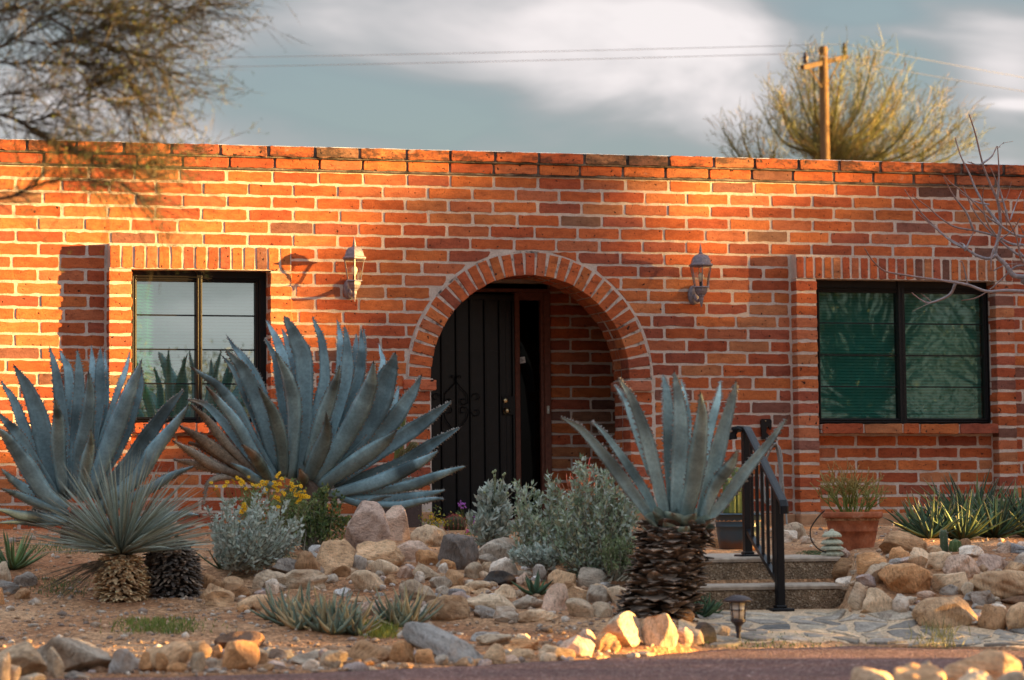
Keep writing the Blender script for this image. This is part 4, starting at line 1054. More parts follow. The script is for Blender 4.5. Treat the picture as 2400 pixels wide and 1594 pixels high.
# ------------------------------------------------------------------ path lights
d = hit(1731, 1504); b0 = at(1731, 1504, d); s_ = F/d
root = empty('path_lantern', tuple(b0), 'black mushroom path lantern standing at the edge of the flagstone path', 'path light'); zz = lambda y: (1504-y)/s_; B0 = b0
mb = MB(); mb.lathe([(.004, zz(1412)), (.085, zz(1411)), (.083, zz(1406)), (.06, zz(1400)), (.03, zz(1396)), (.004, zz(1395))], B0, 20); mb.build('cap', M['bronze'], root, True)
mb = MB(); mb.lathe([(.036, zz(1453)), (.046, zz(1413))], B0, 16); mb.build('glass', M['frost'], root, True)
mb = MB()
for k in range(6):
    a = k*math.pi/3+.3; mb.tube([B0+(.039*math.cos(a), .039*math.sin(a), zz(1455)), B0+(.05*math.cos(a), .05*math.sin(a), zz(1411))], .0035, 4)
mb.lathe([(.0525, zz(1431)), (.0525, zz(1429)), (.046, zz(1429)), (.046, zz(1431))], B0, 16); mb.build('cage', M['bronze'], root)
mb = MB(); mb.lathe([(.044, zz(1451)), (.044, zz(1457)), (.03, zz(1462)), (.018, zz(1468)), (.016, zz(1480)), (.012, zz(1482)), (.012, -.05)], B0, 14); mb.build('stake', M['bronze'], root)
d = min(hit(1951, 1321), 18.9); b0 = at(1951, 1322, d); s_ = F/d; zz = lambda y: (1322-y)/s_; B0 = b0
root = empty('tiered_path_light', tuple(b0), 'pale tiered pagoda path light beside the terracotta pot', 'path light')
for k, (yt, rr_) in enumerate(((1246, .062), (1263, .070), (1276, .074), (1289, .072))):
    mb = MB(); mb.loft([[(B0[0]+r*(1+.04*math.cos(12*t) if r > .04 else 1)*math.cos(t), B0[1]+r*(1+.04*math.cos(12*t) if r > .04 else 1)*math.sin(t), B0[2]+z) for t in np.linspace(0, 2*math.pi, 49)[:-1]]
        for r, z in ((.03, zz(yt+13)), (rr_, zz(yt+13)), (rr_*1.02, zz(yt+9)), (rr_*.75, zz(yt+3)), (.03, zz(yt)), (.012, zz(yt-2)))]); mb.build('shade', M['pale_lantern'], root)
mb = MB(); mb.lathe([(.004, zz(1240)), (.014, zz(1242)), (.018, zz(1247)), (.02, zz(1250))], B0, 12); mb.build('knob', M['pale_lantern'], root, True)
mb = MB(); mb.bbox((B0[0]-.028, B0[1]-.028, -.06+B0[2]), (B0[0]+.028, B0[1]+.028, B0[2]+zz(1292)), .004); mb.build('post', M['grey_post'], root)
q8 = lambda x, y, dd: at(1800+x/2.64, 1000+y/2.64, dd)
mb = MB(); mb.tube(spline([q8(352, 518, d-.25), q8(310, 560, d-.2), q8(265, 630, d-.1), q8(268, 700, d-.05), q8(310, 755, d-.05), q8(375, 785, d-.03)], 30), .0045, 6); o = mb.build('cable', M['rubber'], None, True, tuple(q8(265, 640, d))); tag(o, 'thin black cable looping from the terracotta pot to the tiered path light', 'cable')

# ------------------------------------------------------------------ pots
def pot(name, label, px0, px1, ytop, ybot, pb0, pb1, mat, d, rim=.14, soil=True):
    cx = (px0+px1)/2; b = at((pb0+pb1)/2, ybot, d); s_ = F/d; r1 = (px1-px0)/2/s_; r0 = (pb1-pb0)/2/s_; h = (ybot-ytop)/s_
    root = empty(name, tuple(b), label, 'plant pot'); mb = MB()
    hr = h*(1-rim); rb = lerp(r0, r1*.93, 1-rim)
    mb.lathe([(r0*.96, -.02), (r0, .0), (lerp(r0, rb, .5)+.004, hr*.5), (lerp(r0, rb, .66)+.002, hr*.66), (lerp(r0, rb, .67)+.007, hr*.67), (lerp(r0, rb, .70)+.003, hr*.70), (rb, hr), (r1*.985, hr+.004), (r1, hr+.015), (r1, h-.012), (r1*.985, h), (r1*.93, h), (r1*.9, h-.02), (r1*.87, h-.05)], b, 40); mb.build('body', mat, root, True)
    if soil: mb = MB(); mb.lathe([(r1*.91, h-.06), (r1*.9, h-.045), (.01, h-.035)], b, 24); mb.build('soil', M['soil'], root)
    return np.array([b[0], b[1], b[2]+h]), r1
dpot = 20.0
pot_top, pot_r = pot('terracotta_pot', 'large terracotta pot with pale stains beside the tiered path light', 1930, 2070, 1200, 1308, 1958, 2042, M['terra'], 19.6)
blue_top, blue_r = pot('blue_pot', 'dark blue glazed pot behind the handrail with a rusty lower band', 1672, 1790, 1203, 1284, 1686, 1776, M['bluepot'], 20.6, .1)
cact_top, cact_r = pot('small_tan_pot', 'small tan pot near the black door holding the barrel cactus', 1038, 1094, 1243, 1266, 1044, 1088, M['tan_pot'], 23.4, .4)
# plain dark box of unknown use left of the door jamb
p0 = onY(945, 1180, -.25); p1 = onY(978, 1230, -.25); mb = MB(); root = empty('dark_box', ((p0[0]+p1[0])/2, -.2, -.27), 'dark brown box at the foot of the left arch jamb', 'planter')
mb.bbox((p0[0]-.25, -.42, -.27), (p1[0], -.06, .02), .01); mb.build('box', M['bronze'], root); mb = MB(); mb.bbox((p0[0]-.27, -.44, .022), (p1[0]+.02, -.045, .05), .008); mb.build('rim', M['bronze'], root)
# ------------------------------------------------------------------ agaves
def leaf3d(mb, P, W, base, tipc=None, view=None, n=22, thick=.11, gutter=.16, teeth=.03, tooth=.014, twist=0, dry=0, bands=True, spike=True, w0=.72, wmax=.36, toothc=(.26, .22, .19)):
    """one succulent leaf along the points P (base first); W = greatest width in metres"""
    C = spline(P, n); L = sum(np.linalg.norm(C[i+1]-C[i]) for i in range(n-1)); v = np.array(view if view is not None else -fwd)
    rings = []; cols = []; bl = [rnd.uniform(.18, .9) for _ in range(rnd.randint(2, 4))]; bs = [rnd.uniform(.58, .88) for _ in bl]; DC = [np.array(rnd.choice([(.24, .165, .11), (.34, .25, .175), (.16, .11, .08), (.38, .31, .24)])) for _ in range(4)]; g0 = rnd.uniform(.76, 1.55); edge = [[], []]; sides = []
    for i in range(n):
        t = i/(n-1); T = nz(C[min(i+1, n-1)]-C[max(i-1, 0)]); s = nz(np.cross(T, v)); N = np.cross(s, T)
        a = twist*(1-.3*t); s2 = s*math.cos(a)+N*math.sin(a); N2 = np.cross(s2, T)
        w = lerp(w0, 1, math.sin(min(t/wmax, 1)*math.pi/2)) if t < wmax else max((1-(t-wmax)/(1-wmax)), 0)**1.02
        w = max(w*W/2, .0022*(1 if t < .999 else .3)); th = thick*W*(1-t)**.7+.002; g = gutter*W*min(1, 1.6*(1-t))
        ring = [C[i]+s2*w*u+N2*(g*(u*u-.6)) for u in (-1, -.55, 0, .55, 1)]+[C[i]+s2*w*u+N2*(g*(u*u-.6)-th*(1-u*u)-.001) for u in (.6, 0, -.6)]
        rings.append(ring); edge[0].append(ring[0]); edge[1].append(ring[4]); sides.append(s2)
        k = g0*(.80+.25*min(1, t*2.5))  # darker towards the base: shade between the leaves put into the colour
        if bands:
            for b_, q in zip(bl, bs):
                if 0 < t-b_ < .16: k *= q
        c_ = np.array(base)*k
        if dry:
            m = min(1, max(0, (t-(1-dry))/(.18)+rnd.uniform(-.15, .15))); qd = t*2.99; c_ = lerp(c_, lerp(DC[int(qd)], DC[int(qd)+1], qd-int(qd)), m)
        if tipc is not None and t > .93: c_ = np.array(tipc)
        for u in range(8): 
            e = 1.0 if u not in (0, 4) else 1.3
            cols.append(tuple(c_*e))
    m = 8; vs = [p for r in rings for p in r]; fs = []
    for i in range(n-1):
        for k in range(m): j = (k+1) % m; fs.append((i*m+k, i*m+j, (i+1)*m+j, (i+1)*m+k))
    fs.append(tuple(range(m))[::-1]); mb.addc(vs, fs, cols)
    if teeth:
        for e, sg in ((0, -1), (1, 1)):
            E = edge[e]; acc = 0
            for i in range(1, n-2):
                seg = np.linalg.norm(E[i+1]-E[i]); k = max(1, int(seg/teeth+rnd.random()))
                for q in range(k):
                    if i/n < .12: continue
                    f_ = (q+rnd.random()*.6)/k; p = lerp(E[i], E[i+1], min(f_, 1)); T = nz(E[i+1]-E[i]); o = nz(sides[i]*sg); z = tooth*rnd.uniform(.5, 1.25)
                    mb.add([p-T*z*.75-o*.002, p+T*z*.75-o*.002, p+o*z+T*z*.35, p+np.cross(o, T)*.002], [(0, 1, 2), (1, 3, 2), (3, 0, 2)], toothc)
BLUE = (.185, .275, .30)
def agave(name, label, crop, d, base, leaves, BLUE=BLUE):
    ox, oy, s = crop; root = empty(name, tuple(base), label, 'agave'); mb = MB(); md = MB()
    for ln in leaves.strip().splitlines():
        a = ln.split('|'); pts = [tuple(float(t) for t in p.split(',')) for p in a[0].split()]; W = float(a[1]); off = float(a[2]); kw = {}
        dry = 0; col = BLUE
        for t in a[3].split() if len(a) > 3 else ():
            if t[0] == 'd': dry = float(t[1:])
            if t[0] == 'k': col = tuple(x*float(t[1:]) for x in BLUE)
            if t[0] == 'g': col = tuple(lerp(x, y, float(t[1:])) for x, y in zip(BLUE, (.20, .22, .15)))
        pts = pts[::-1]; n = len(pts); P = []
        for i, (x, y) in enumerate(pts):
            t = i/(n-1); P.append(at(ox+x/s, oy+y/s, d-.05*off-off*t))
        Wm = W/s/(F/d)*(.78 if dry >= .9 else 1); tgt = md if dry >= .9 else mb
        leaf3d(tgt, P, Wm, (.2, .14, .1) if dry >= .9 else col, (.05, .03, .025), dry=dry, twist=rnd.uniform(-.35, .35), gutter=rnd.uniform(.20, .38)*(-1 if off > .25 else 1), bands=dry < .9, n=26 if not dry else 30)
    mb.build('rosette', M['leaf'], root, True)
    if md.v: md.build('dead_leaves', M['dry'], root, True)
    return root
LM = '''
205,440 300,505 420,590 540,740 660,970 860,1290|105|.35|d.14
435,350 520,450 600,590 720,860 840,1220|92|.0
465,305 540,390 620,490 740,760 870,1240|130|.15
475,200 540,300 620,400 740,620 850,1000|80|-.5
715,590 770,680 830,790 890,1000 915,1270|105|.55|g.5 d.1
758,220 800,290 850,400 885,640 935,1050|66|-.2
770,85 815,165 870,280 925,480 970,900|82|-.55
845,325 890,420 940,540 985,780 960,1280|118|.35|g.25
890,150 925,230 960,340 990,520 1010,950|92|-.7
910,60 945,125 1000,240 1065,480 1045,1290|135|.05|k.95
985,145 1010,220 1050,330 1085,540 1075,950|85|-.4
1120,60 1150,140 1195,260 1215,560 1120,900 1070,1200|92|-.2
1305,80 1325,180 1335,300 1325,520 1180,1030|76|-.5
1363,130 1378,220 1385,340 1370,580 1210,1120|92|-.15
1330,425 1310,520 1270,640 1180,900 1090,1190|112|.5|g.3
1450,190 1452,260 1440,350 1410,540 1280,900|74|-.6|k.6
1485,145 1490,240 1490,350 1440,620 1210,1170|78|-.3
1505,150 1512,250 1500,380 1450,640 1230,1190|70|-.4
1582,395 1570,500 1540,620 1400,910 1140,1310|150|.45|g.2
1620,260 1632,330 1650,420 1600,600 1450,900|58|-.7|k1.35
1745,330 1725,420 1680,530 1560,820 1240,1240|195|.1|k1.12
1772,580 1755,650 1720,740 1600,920 1290,1230|84|-.4
1945,495 1900,590 1830,700 1650,930 1250,1270|128|.0
2180,690 2090,760 1980,845 1750,1000 1290,1310|120|.1
1760,920 1700,975 1620,1040 1420,1180 1170,1350|130|.6|g.15
2245,890 2150,945 2010,1030 1780,1180 1290,1350|108|-.1
2078,1065 2000,1120 1870,1190 1600,1310 1270,1400|112|.4
2285,1185 2190,1215 2050,1265 1800,1350 1400,1410|88|.3
1885,1270 1780,1305 1650,1350 1380,1400|70|-.3|k.7
2130,1365 2050,1385 1930,1412 1700,1440 1350,1430|82|.35
2120,1440 2050,1432 1930,1450 1750,1480 1420,1450|62|.55
1720,1412 1660,1420 1590,1440 1500,1475 1330,1430|64|.6
1225,780 1232,880 1218,980 1150,1140 1085,1290|128|.7|g.25
1025,1200 1045,1250 1055,1290 1050,1350|85|.6|g.9 d.6
315,580 380,650 440,720 560,870 700,1110 840,1290|92|.55|d.35
170,690 260,705 350,750 500,910 660,1110 800,1260|84|.2|d.4
500,1160 560,1190 620,1225 700,1280 860,1340|70|.5
590,1020 640,1065 690,1120 745,1210 800,1300|95|.75|g.8 d.6
205,720 270,780 345,850 500,1040 740,1280|92|.45|d.95
115,880 200,930 290,985 440,1095 730,1310|120|.5|d.95
65,990 150,1040 240,1095 400,1190 690,1300|104|.6|d.95
75,1135 150,1155 230,1172 350,1205 640,1290|72|.5|d.95
190,1010 250,1028 310,1055 430,1130 690,1290|66|.3|d.95
310,1490 318,1420 335,1330 390,1285 480,1270 640,1290|62|.55|d.95
1500,1330 1400,1360 1300,1380 1150,1380|90|-.5|k.6
'''
dM = 22.5
bM = at(380+1060/3.1905, 720+1400/3.1905, dM); gM = np.array([bM[0], bM[1], H(bM[0], bM[1])])
agM = agave('agave', 'huge blue agave left of the arch with dried brown leaves on its left side', (380, 720, 3.1905), dM, gM, LM)
mb = MB(); mb.tube([gM-(0, 0, .1), gM+(0, 0, .2), bM+(0, 0, .02), bM+(0, 0, .12)], [.22, .2, .17, .08], 12, (.12, .08, .06)); mb.build('stem', M['bark'], agM, True)
LL = '''
360,90 385,180 412,290 445,520 490,900 520,1180|100|-.2
435,115 465,190 502,280 520,520 530,820 550,1180|104|-.35
567,110 574,200 582,310 580,560 560,860 560,1180|108|-.1
670,85 676,170 682,270 690,480 630,1000|72|-.6
738,100 738,180 735,270 730,520 640,1050|90|-.3
768,110 771,200 772,310 765,570 680,1000|62|-.6
648,275 656,360 660,460 632,710 590,910 570,1200|122|.4
400,475 416,560 430,660 432,860 470,1180|112|.5|g.15
95,225 145,310 205,410 290,630 375,1000 480,1240|150|.0
0,340 45,415 100,500 180,710 290,1010 450,1240|92|-.2
-40,560 30,640 115,730 210,890 420,1220|104|.1
-40,690 20,735 75,805 190,970 340,1200 480,1300|140|.45
0,990 55,1045 120,1100 250,1190 450,1300|74|.3
0,1140 70,1168 150,1200 290,1262 500,1330|74|.4
-60,1290 40,1310 140,1340 310,1362 520,1380|90|.6
-60,1400 50,1392 160,1390 340,1400 520,1390|56|.5
1045,185 1010,285 962,400 880,610 765,900 640,1200|142|.3
1042,250 1035,330 1020,420 945,640 850,860 660,1190|112|-.1|k.8
957,130 940,205 918,290 865,430 700,900|46|-.6|k1.5
668,700 668,780 658,860 625,1010 600,1230|95|.7|g.2
1365,400 1300,475 1230,560 1090,755 950,960 700,1230|124|.1
1392,520 1335,600 1270,690 1130,860 1000,1060 740,1270|124|.4
1440,975 1350,1010 1250,1055 1080,1155 760,1310|74|.4
1480,1340 1390,1332 1300,1335 1100,1375 760,1380|66|.6
1440,1420 1340,1432 1240,1440 1050,1425 780,1390|54|.7
230,1330 260,1300 330,1290 500,1340|90|-.3|k.5
'''
dL = 21.6
bL = at(620/3.135, 780+1395/3.135, dL); gL = np.array([bL[0], bL[1], H(bL[0], bL[1])])
agL = agave('agave', 'big blue agave at the left edge standing behind the spiky grey yucca', (0, 780, 3.135), dL, gL, LL)
mb = MB(); mb.tube([gL-(0, 0, .1), gL+(0, 0, .1), bL+(0, 0, .1)], [.2, .18, .1], 12, (.1, .07, .055)); mb.build('stem', M['bark'], agL, True)
LR = '''
105,475 215,535 335,620 560,880 760,1150 970,1430|112|.15|k1.1
385,510 470,580 560,680 740,930 900,1180 1010,1410|84|-.15|k1.12
600,185 655,255 720,350 800,590 930,1000|70|-.35|k1.15
635,120 700,215 775,345 890,650 980,1000 1070,1400|126|.1|g.12
1045,95 1060,170 1080,260 1100,500 1110,900 1130,1330|112|-.3|k1.05
1145,60 1162,170 1188,310 1210,600 1190,1000 1170,1380|150|.0
1205,130 1225,225 1240,330 1270,600 1220,1100|72|-.45
1380,245 1392,360 1398,500 1365,800 1320,1100 1240,1440|168|.45|g.2
1565,145 1555,240 1535,350 1470,600 1380,1100|78|-.35|k1.1
1705,145 1685,260 1645,400 1560,700 1470,1050 1370,1420|146|.1
1715,780 1690,850 1645,935 1520,1110 1410,1420|126|.3|k1.12
2172,480 2090,590 1995,720 1780,980 1570,1270 1400,1440|112|.15|k1.1
1040,250 1058,370 1075,510 1095,900 1110,1250|62|-.4
'''
dR = hit(1527, 1442)
tb = at(1200+645/1.975, 800+1262/1.975, dR); tt = at(1280+1180/3.825, 850+1450/3.825, dR)
gR = np.array([tb[0], tb[1], H(tb[0], tb[1])-.02])
agR = agave('agave', 'grey blue agave on a thick scaly trunk left of the steps', (1280, 850, 3.825), dR, gR, LR, (.27, .36, .345))
def scales(mb, axis_pts, rads, n, Ls, Ws, cols, up, out, jitter=.3, thick=.2):
    A = spline(axis_pts, 40)
    for i in range(n):
        t = (i+rnd.random())/n; k = min(int(t*39), 38); c_ = lerp(A[k], A[k+1], t*39-k); r = np.interp(t, np.linspace(0, 1, len(rads)), rads)
        a = i*2.39996+rnd.uniform(-jitter, jitter); o = np.array([math.cos(a), math.sin(a), 0]); T = nz(o*out+np.array([0, 0, up])+rng.normal(size=3)*.24); s = np.cross((0, 0, 1.0), o); N = np.cross(s, T)
        L, W = Ls*rnd.uniform(.5, 1.35), Ws*rnd.uniform(.55, 1.35); p = c_+o*r*.86; co = np.array(rnd.choice(cols))*rnd.uniform(.75, 1.25); rr = []
        for u, w in ((0, .8), (.4, 1.0), (.75, .7), (1, .2)):
            q = p+T*L*u+N*(.10*L*u*u); th = thick*W*(1-.6*u); rr.append([q-s*W*w*.5, q-N*th*.2, q+s*W*w*.5, q+N*th*.8])
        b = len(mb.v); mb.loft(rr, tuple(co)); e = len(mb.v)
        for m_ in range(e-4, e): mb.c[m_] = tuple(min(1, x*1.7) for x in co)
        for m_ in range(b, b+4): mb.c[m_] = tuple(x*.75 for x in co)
mb = MB(); tm = lerp(gR, tt, .5); ax = [gR-(0, 0, .05), lerp(gR, tt, .33)+(.03, 0, 0), lerp(gR, tt, .7), tt]
pxm = dR/F; r_b, r_m, r_t = 142/1.975*pxm, 152/1.975*pxm, 132/1.975*pxm
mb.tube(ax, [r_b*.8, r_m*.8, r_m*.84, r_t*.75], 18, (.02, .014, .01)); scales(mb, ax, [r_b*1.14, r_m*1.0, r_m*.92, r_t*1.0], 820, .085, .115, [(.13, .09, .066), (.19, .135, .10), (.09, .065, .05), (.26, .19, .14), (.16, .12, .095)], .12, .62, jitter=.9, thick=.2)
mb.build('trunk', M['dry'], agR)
mb = MB()
for i in range(22):
    a = i*2.4; o = np.array([math.cos(a), math.sin(a), 0]); p = tt+o*r_t*.6+(0, 0, -.02+rnd.uniform(-.05, .05)); leaf3d(mb, [p, p+o*.07+(0, 0, .04), p+o*.13+(0, 0, .05)], .15, (.20, .23, .17), (.25, .16, .1), n=6, teeth=0, thick=.3, view=np.array([0, 0, 1.0])*.7-fwd*.5)
mb.build('cut_leaf_bases', M['leaf'], agR, True)

# ------------------------------------------------------------------ yucca and dried stump at left
yb = at(287, 1400, 18.1); yb[2] = H(yb[0], yb[1]); yc = at(283, 1300, 18.1); pm = 18.1/F
yr = empty('yucca', tuple(yb), 'spiky grey green yucca on a short tan trunk of dry leaf stubs', 'yucca')
mb = MB()
for i in range(430):
    z = rnd.uniform(.0, 1); a = rnd.uniform(0, 6.283); h = math.sqrt(max(0, 1-z*z)); D = np.array([h*math.cos(a), h*math.sin(a), z*.95+.12]); D = nz(D)
    L = rnd.uniform(.78, 1.12)*lerp(225, 245, h)*pm; dr = rnd.uniform(.02, .16)*h*L; p0 = yc+D*.035; s = nz(np.cross(D, rng.normal(size=3))); w = .0052
    old = z < -.04 or rnd.random() < .10
    c0 = np.array((.30, .345, .285))*rnd.uniform(.7, 1.25) if not old else np.array(rnd.choice([(.20, .17, .12), (.28, .23, .16), (.13, .11, .08)]))
    c1 = c0 if rnd.random() < .4 else np.array((.34, .27, .19))
    pts = [p0, p0+D*L*.4-(0, 0, dr*.1), p0+D*L*.75-(0, 0, dr*.5), p0+D*L-(0, 0, dr)]; N = np.cross(s, D)
    vs = []; cs = []
    for q, ww, cc in zip(pts, (1, 1.1, .7, .12), (c0*.8, c0, c0, c1)): vs += [q-s*w*ww, q+N*w*.5*ww, q+s*w*ww]; cs += [tuple(cc)]*3
    mb.addc(vs, [(3*k+j, 3*k+j+1, 3*k+j+4, 3*k+j+3) for k in range(3) for j in range(2)]+[(3*k+2, 3*k, 3*k+3, 3*k+5) for k in range(3)], cs)
mb.build('leaves', M['leaf'], yr)
mb = MB()
for i in range(30):
    a = rnd.uniform(2.6, 3.9) if rnd.random() < .85 else rnd.uniform(0, 6.28); D = np.array([math.cos(a), math.sin(a)*.7, -.25+rnd.uniform(-.15, .2)]); L = rnd.uniform(90, 215)*pm; p0 = yc+(0, 0, -.02)
    mb.tube([p0, p0+D*L*.5+(0, 0, -.01), p0+D*L+(0, 0, -.05-rnd.random()*.08)], [.004, .0035, .0012], 3, rnd.choice([(.15, .12, .09), (.1, .08, .06), (.22, .18, .13)]))
mb.build('dead_leaves', M['dry'], yr)
mb = MB(); yt = yc-(0, 0, .0); ax = [yb-(0, 0, .03), lerp(yb, yt, .5), yt]; rr_ = 55*pm
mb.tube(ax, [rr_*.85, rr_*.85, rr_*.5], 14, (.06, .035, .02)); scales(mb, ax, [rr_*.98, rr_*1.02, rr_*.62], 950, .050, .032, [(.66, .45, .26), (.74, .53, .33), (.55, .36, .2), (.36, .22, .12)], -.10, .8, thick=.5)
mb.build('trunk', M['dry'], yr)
sb = at(408, 1392, 18.25); sb[2] = H(sb[0], sb[1]); st = at(400, 1262, 18.3)
sr = empty('yucca_stump', tuple(sb), 'dark grey mound of dried yucca leaf stubs right of the spiky yucca', 'plant stump')
mb = MB(); ax = [sb-(0, 0, .05), lerp(sb, st, .35), lerp(sb, st, .75), st]; r2 = 62*pm
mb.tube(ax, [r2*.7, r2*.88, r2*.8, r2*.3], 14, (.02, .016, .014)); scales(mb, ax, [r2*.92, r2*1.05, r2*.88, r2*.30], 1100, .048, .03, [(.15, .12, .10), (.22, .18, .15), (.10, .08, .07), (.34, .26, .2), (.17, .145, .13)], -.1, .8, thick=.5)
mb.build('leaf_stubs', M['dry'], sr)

# ------------------------------------------------------------------ leafy things
def leafcloud(P, D, L, W, C, fold=.25):
    """P base points, D unit directions, L lengths, W widths, C colours -> verts, quads, cols"""
    n = len(P); up_ = rng.normal(size=(n, 3)); S = np.cross(D, up_); S /= np.linalg.norm(S, axis=1)[:, None]+1e-9; N = np.cross(S, D)
    L = L[:, None]; W = W[:, None]
    v = np.stack([P, P+D*L*.45+S*W*.5+N*W*fold, P+D*L, P+D*L*.45-S*W*.5+N*W*fold], 1).reshape(-1, 3)
    return v, np.arange(4*n).reshape(n, 4), np.repeat(C, 4, 0)
def cols(n, pal, var=.2):
    pal = np.array(pal); return pal[rng.integers(0, len(pal), n)]*rng.uniform(1-var, 1+var, (n, 1))
def bush(name, label, cat, px0, y0, px1, y1, d, nst, nleaf, L, W, pal, base=None, low=.0, stemc=(.2, .17, .12), fl=None, up=.35, depth_=.8, group=None, shell=.5):
    s = F/d; cx, cy = (px0+px1)/2, (y0+y1)/2; c_ = at(cx, cy, d); rx, rz = (px1-px0)/2/s, (y1-y0)/2/s; ry = rx*depth_
    b = np.array([c_[0], c_[1], H(c_[0], c_[1])]) if base is None else np.array(base)
    root = empty(name, tuple(b), label, cat, group)
    st = MB(); PP_, DD = [], []
    tips = []
    for i in range(nst):
        u = nz(rng.normal(size=3)); u[2] = abs(u[2])*(1-low)+u[2]*low; u = nz(u); k = rnd.uniform(.5, 1.0)**.6*(1+.20*math.sin(5*u[0]+3*u[2]+nst)+.10*math.sin(11*u[0]-7*u[2]))*(1.16 if rnd.random() < .08 else 1); t = c_+np.array([u[0]*rx, u[1]*ry, u[2]*rz])*k
        m = lerp(b, t, .5)+np.array([u[0]*rx*.12, u[1]*ry*.12, -.02])+rng.normal(size=3)*.02; cu = spline([b+rng.normal(size=3)*np.array([.04, .04, 0]), m, t], 9); st.tube(cu, np.linspace(.0055, .0015, 9), 3, stemc); tips.append(t)
        q = max(2, int(nleaf/nst))
        for j in range(q):
            f_ = 1-rnd.random()**1.6*shell*1.2; f_ = max(f_, .25); g = f_*8; k0 = min(int(g), 7); p = lerp(cu[k0], cu[k0+1], g-k0); T = nz(cu[k0+1]-cu[k0])
            D = nz(T*.55+nz(rng.normal(size=3))*.9+np.array([0, 0, up])); PP_.append(p+rng.normal(size=3)*.006); DD.append(D)
    st.build('stems', M['twig'], root)
    n = len(PP_); v, f, c2 = leafcloud(np.array(PP_), np.array(DD), rng.uniform(.6, 1.2, n)*L, rng.uniform(.7, 1.2, n)*W, cols(n, pal)); mk('foliage', v, f, M['plant'], root, c2)
    return root, tips, c_
SIL = [(.52, .57, .50), (.43, .49, .42), (.60, .63, .56), (.33, .39, .32)]
SG = [(.38, .45, .31), (.30, .38, .24), (.46, .51, .38), (.46, .42, .26), (.20, .25, .14)]
GRN = [(.10, .15, .05), (.14, .19, .06), (.07, .11, .04), (.18, .2, .07)]
def daisies(root, pts, r=.0175, col=(.95, .56, .02), stem=None):
    mb = MB(); ms = MB()
    for p in pts:
        nrm = nz(np.array([rnd.gauss(0, .4), -.7+rnd.gauss(0, .4), .6])); a = nz(np.cross(nrm, (0, 0, 1.0))); b_ = np.cross(nrm, a); k = 8; R_ = r*rnd.uniform(.8, 1.25)
        vs = [p+nrm*.002]; 
        for i in range(2*k): q = 2*math.pi*i/(2*k); rr_ = R_ if i % 2 == 0 else R_*.55; vs.append(p+(a*math.cos(q)+b_*math.sin(q))*rr_+nrm*.003*(i % 2))
        mb.add(vs, [(0, 1+i, 1+(i+1) % (2*k)) for i in range(2*k)], tuple(np.array(col)*rnd.uniform(.8, 1.1)))
        mb.sphere(p+nrm*.003, R_*.28, (.5, .25, .02), 6)
        if stem is not None: ms.tube([p, lerp(p, stem, .15)+(0, 0, -.03), lerp(p, stem, .4)], [.0016, .0018, .002], 3, (.2, .26, .08))
    mb.build('flowers', M['plant'], root)
    if ms.v: ms.build('flower_stalks', M['plant'], root)
q5 = lambda x, y, d: at(400+x/2.613, 700+y/2.613, d)
b1, t1, c1 = bush('silver_brittlebush', 'silver leaved brittlebush with yellow daisies in front of the left agave window', 'bush', 474, 1160, 696, 1332, 18.9, 110, 4600, .042, .02, SIL, low=.7, shell=.7, base=at(560, 1335, 18.7))
daisies(b1, [q5(rnd.gauss(455, 22), rnd.gauss(1305, 28), 18.5) for _ in range(11)]+[q5(rnd.uniform(240, 470), rnd.gauss(1140, 16), 18.8) for _ in range(9)], stem=c1)
b2, t2, c2_ = bush('green_bush', 'dense dark green bush between the yellow daisies and the upright boulder', 'bush', 650, 1135, 822, 1296, 20.4, 90, 4200, .030, .018, GRN, low=.5, base=at(735, 1292, 20.2))
b3, t3, c3 = bush('flowering_shrub', 'green shrub topped with bright yellow daisies under the huge agave', 'bush', 560, 1122, 730, 1265, 19.9, 60, 1500, .032, .013, [(.20, .26, .09), (.26, .30, .12), (.15, .2, .07)], base=at(640, 1300, 19.9), low=.2)
daisies(b3, [q5(*p, 19.5) for p in [(rnd.gauss(590, 80), rnd.gauss(1128, 22)) for _ in range(24)]+[(rnd.gauss(690, 60), rnd.gauss(1155, 28)) for _ in range(14)]+[(rnd.gauss(800, 28), rnd.gauss(1205, 22)) for _ in range(16)]+[(rnd.gauss(440, 30), rnd.gauss(1120, 22)) for _ in range(9)]+[(rnd.uniform(640, 800), rnd.uniform(1180, 1300)) for _ in range(9)]], stem=c3)
q6 = lambda x, y, d: at(600+x/2.951, 1100+y/2.951, d)
b4, t4, c4 = bush('silver_bush', 'tall narrow silver bush with bud stalks in front of the black door', 'bush', 1106, 1118, 1206, 1280, 19.9, 44, 1900, .058, .026, SIL, low=.7, shell=.7, base=at(1150, 1285, 19.9), up=.5)
mb = MB()
for x, y in ((1640, 20), (1655, 10), (1710, 40), (1720, 30), (1650, 45), (1690, 75), (1580, 160), (1740, 165)):
    e = q6(x, y, 19.8); mb.tube(spline([c4, lerp(c4, e, .6)+(.01, 0, 0), e], 6), [.003]*5+[.002], 4, (.3, .34, .22)); mb.sphere(e, .011, (.32, .36, .2), 6)
mb.build('bud_stalks', M['plant'], b4)
b5, t5, c5 = bush('grey_green_bush', 'rounded grey green bush left of the red tipped pencil plant', 'bush', 1192, 1114, 1348, 1318, 19.3, 110, 4600, .046, .018, SG+SIL[:2], low=.75, shell=.75, base=at(1275, 1340, 19.0))
b6, t6, c6 = bush('grey_green_bush', 'largest grey green bush, peaked, against the agave trunk', 'bush', 1302, 1078, 1515, 1345, 18.8, 170, 7600, .046, .018, SG+SIL[:2], low=.75, shell=.75, base=at(1390, 1352, 18.6))
b7, t7, c7 = bush('low_silver_sprig', 'low silver sprig sprawling over the rocks under the rounded bush', 'bush', 1198, 1278, 1302, 1325, 18.7, 30, 800, .044, .018, SIL, low=.3, base=at(1270, 1330, 18.7))
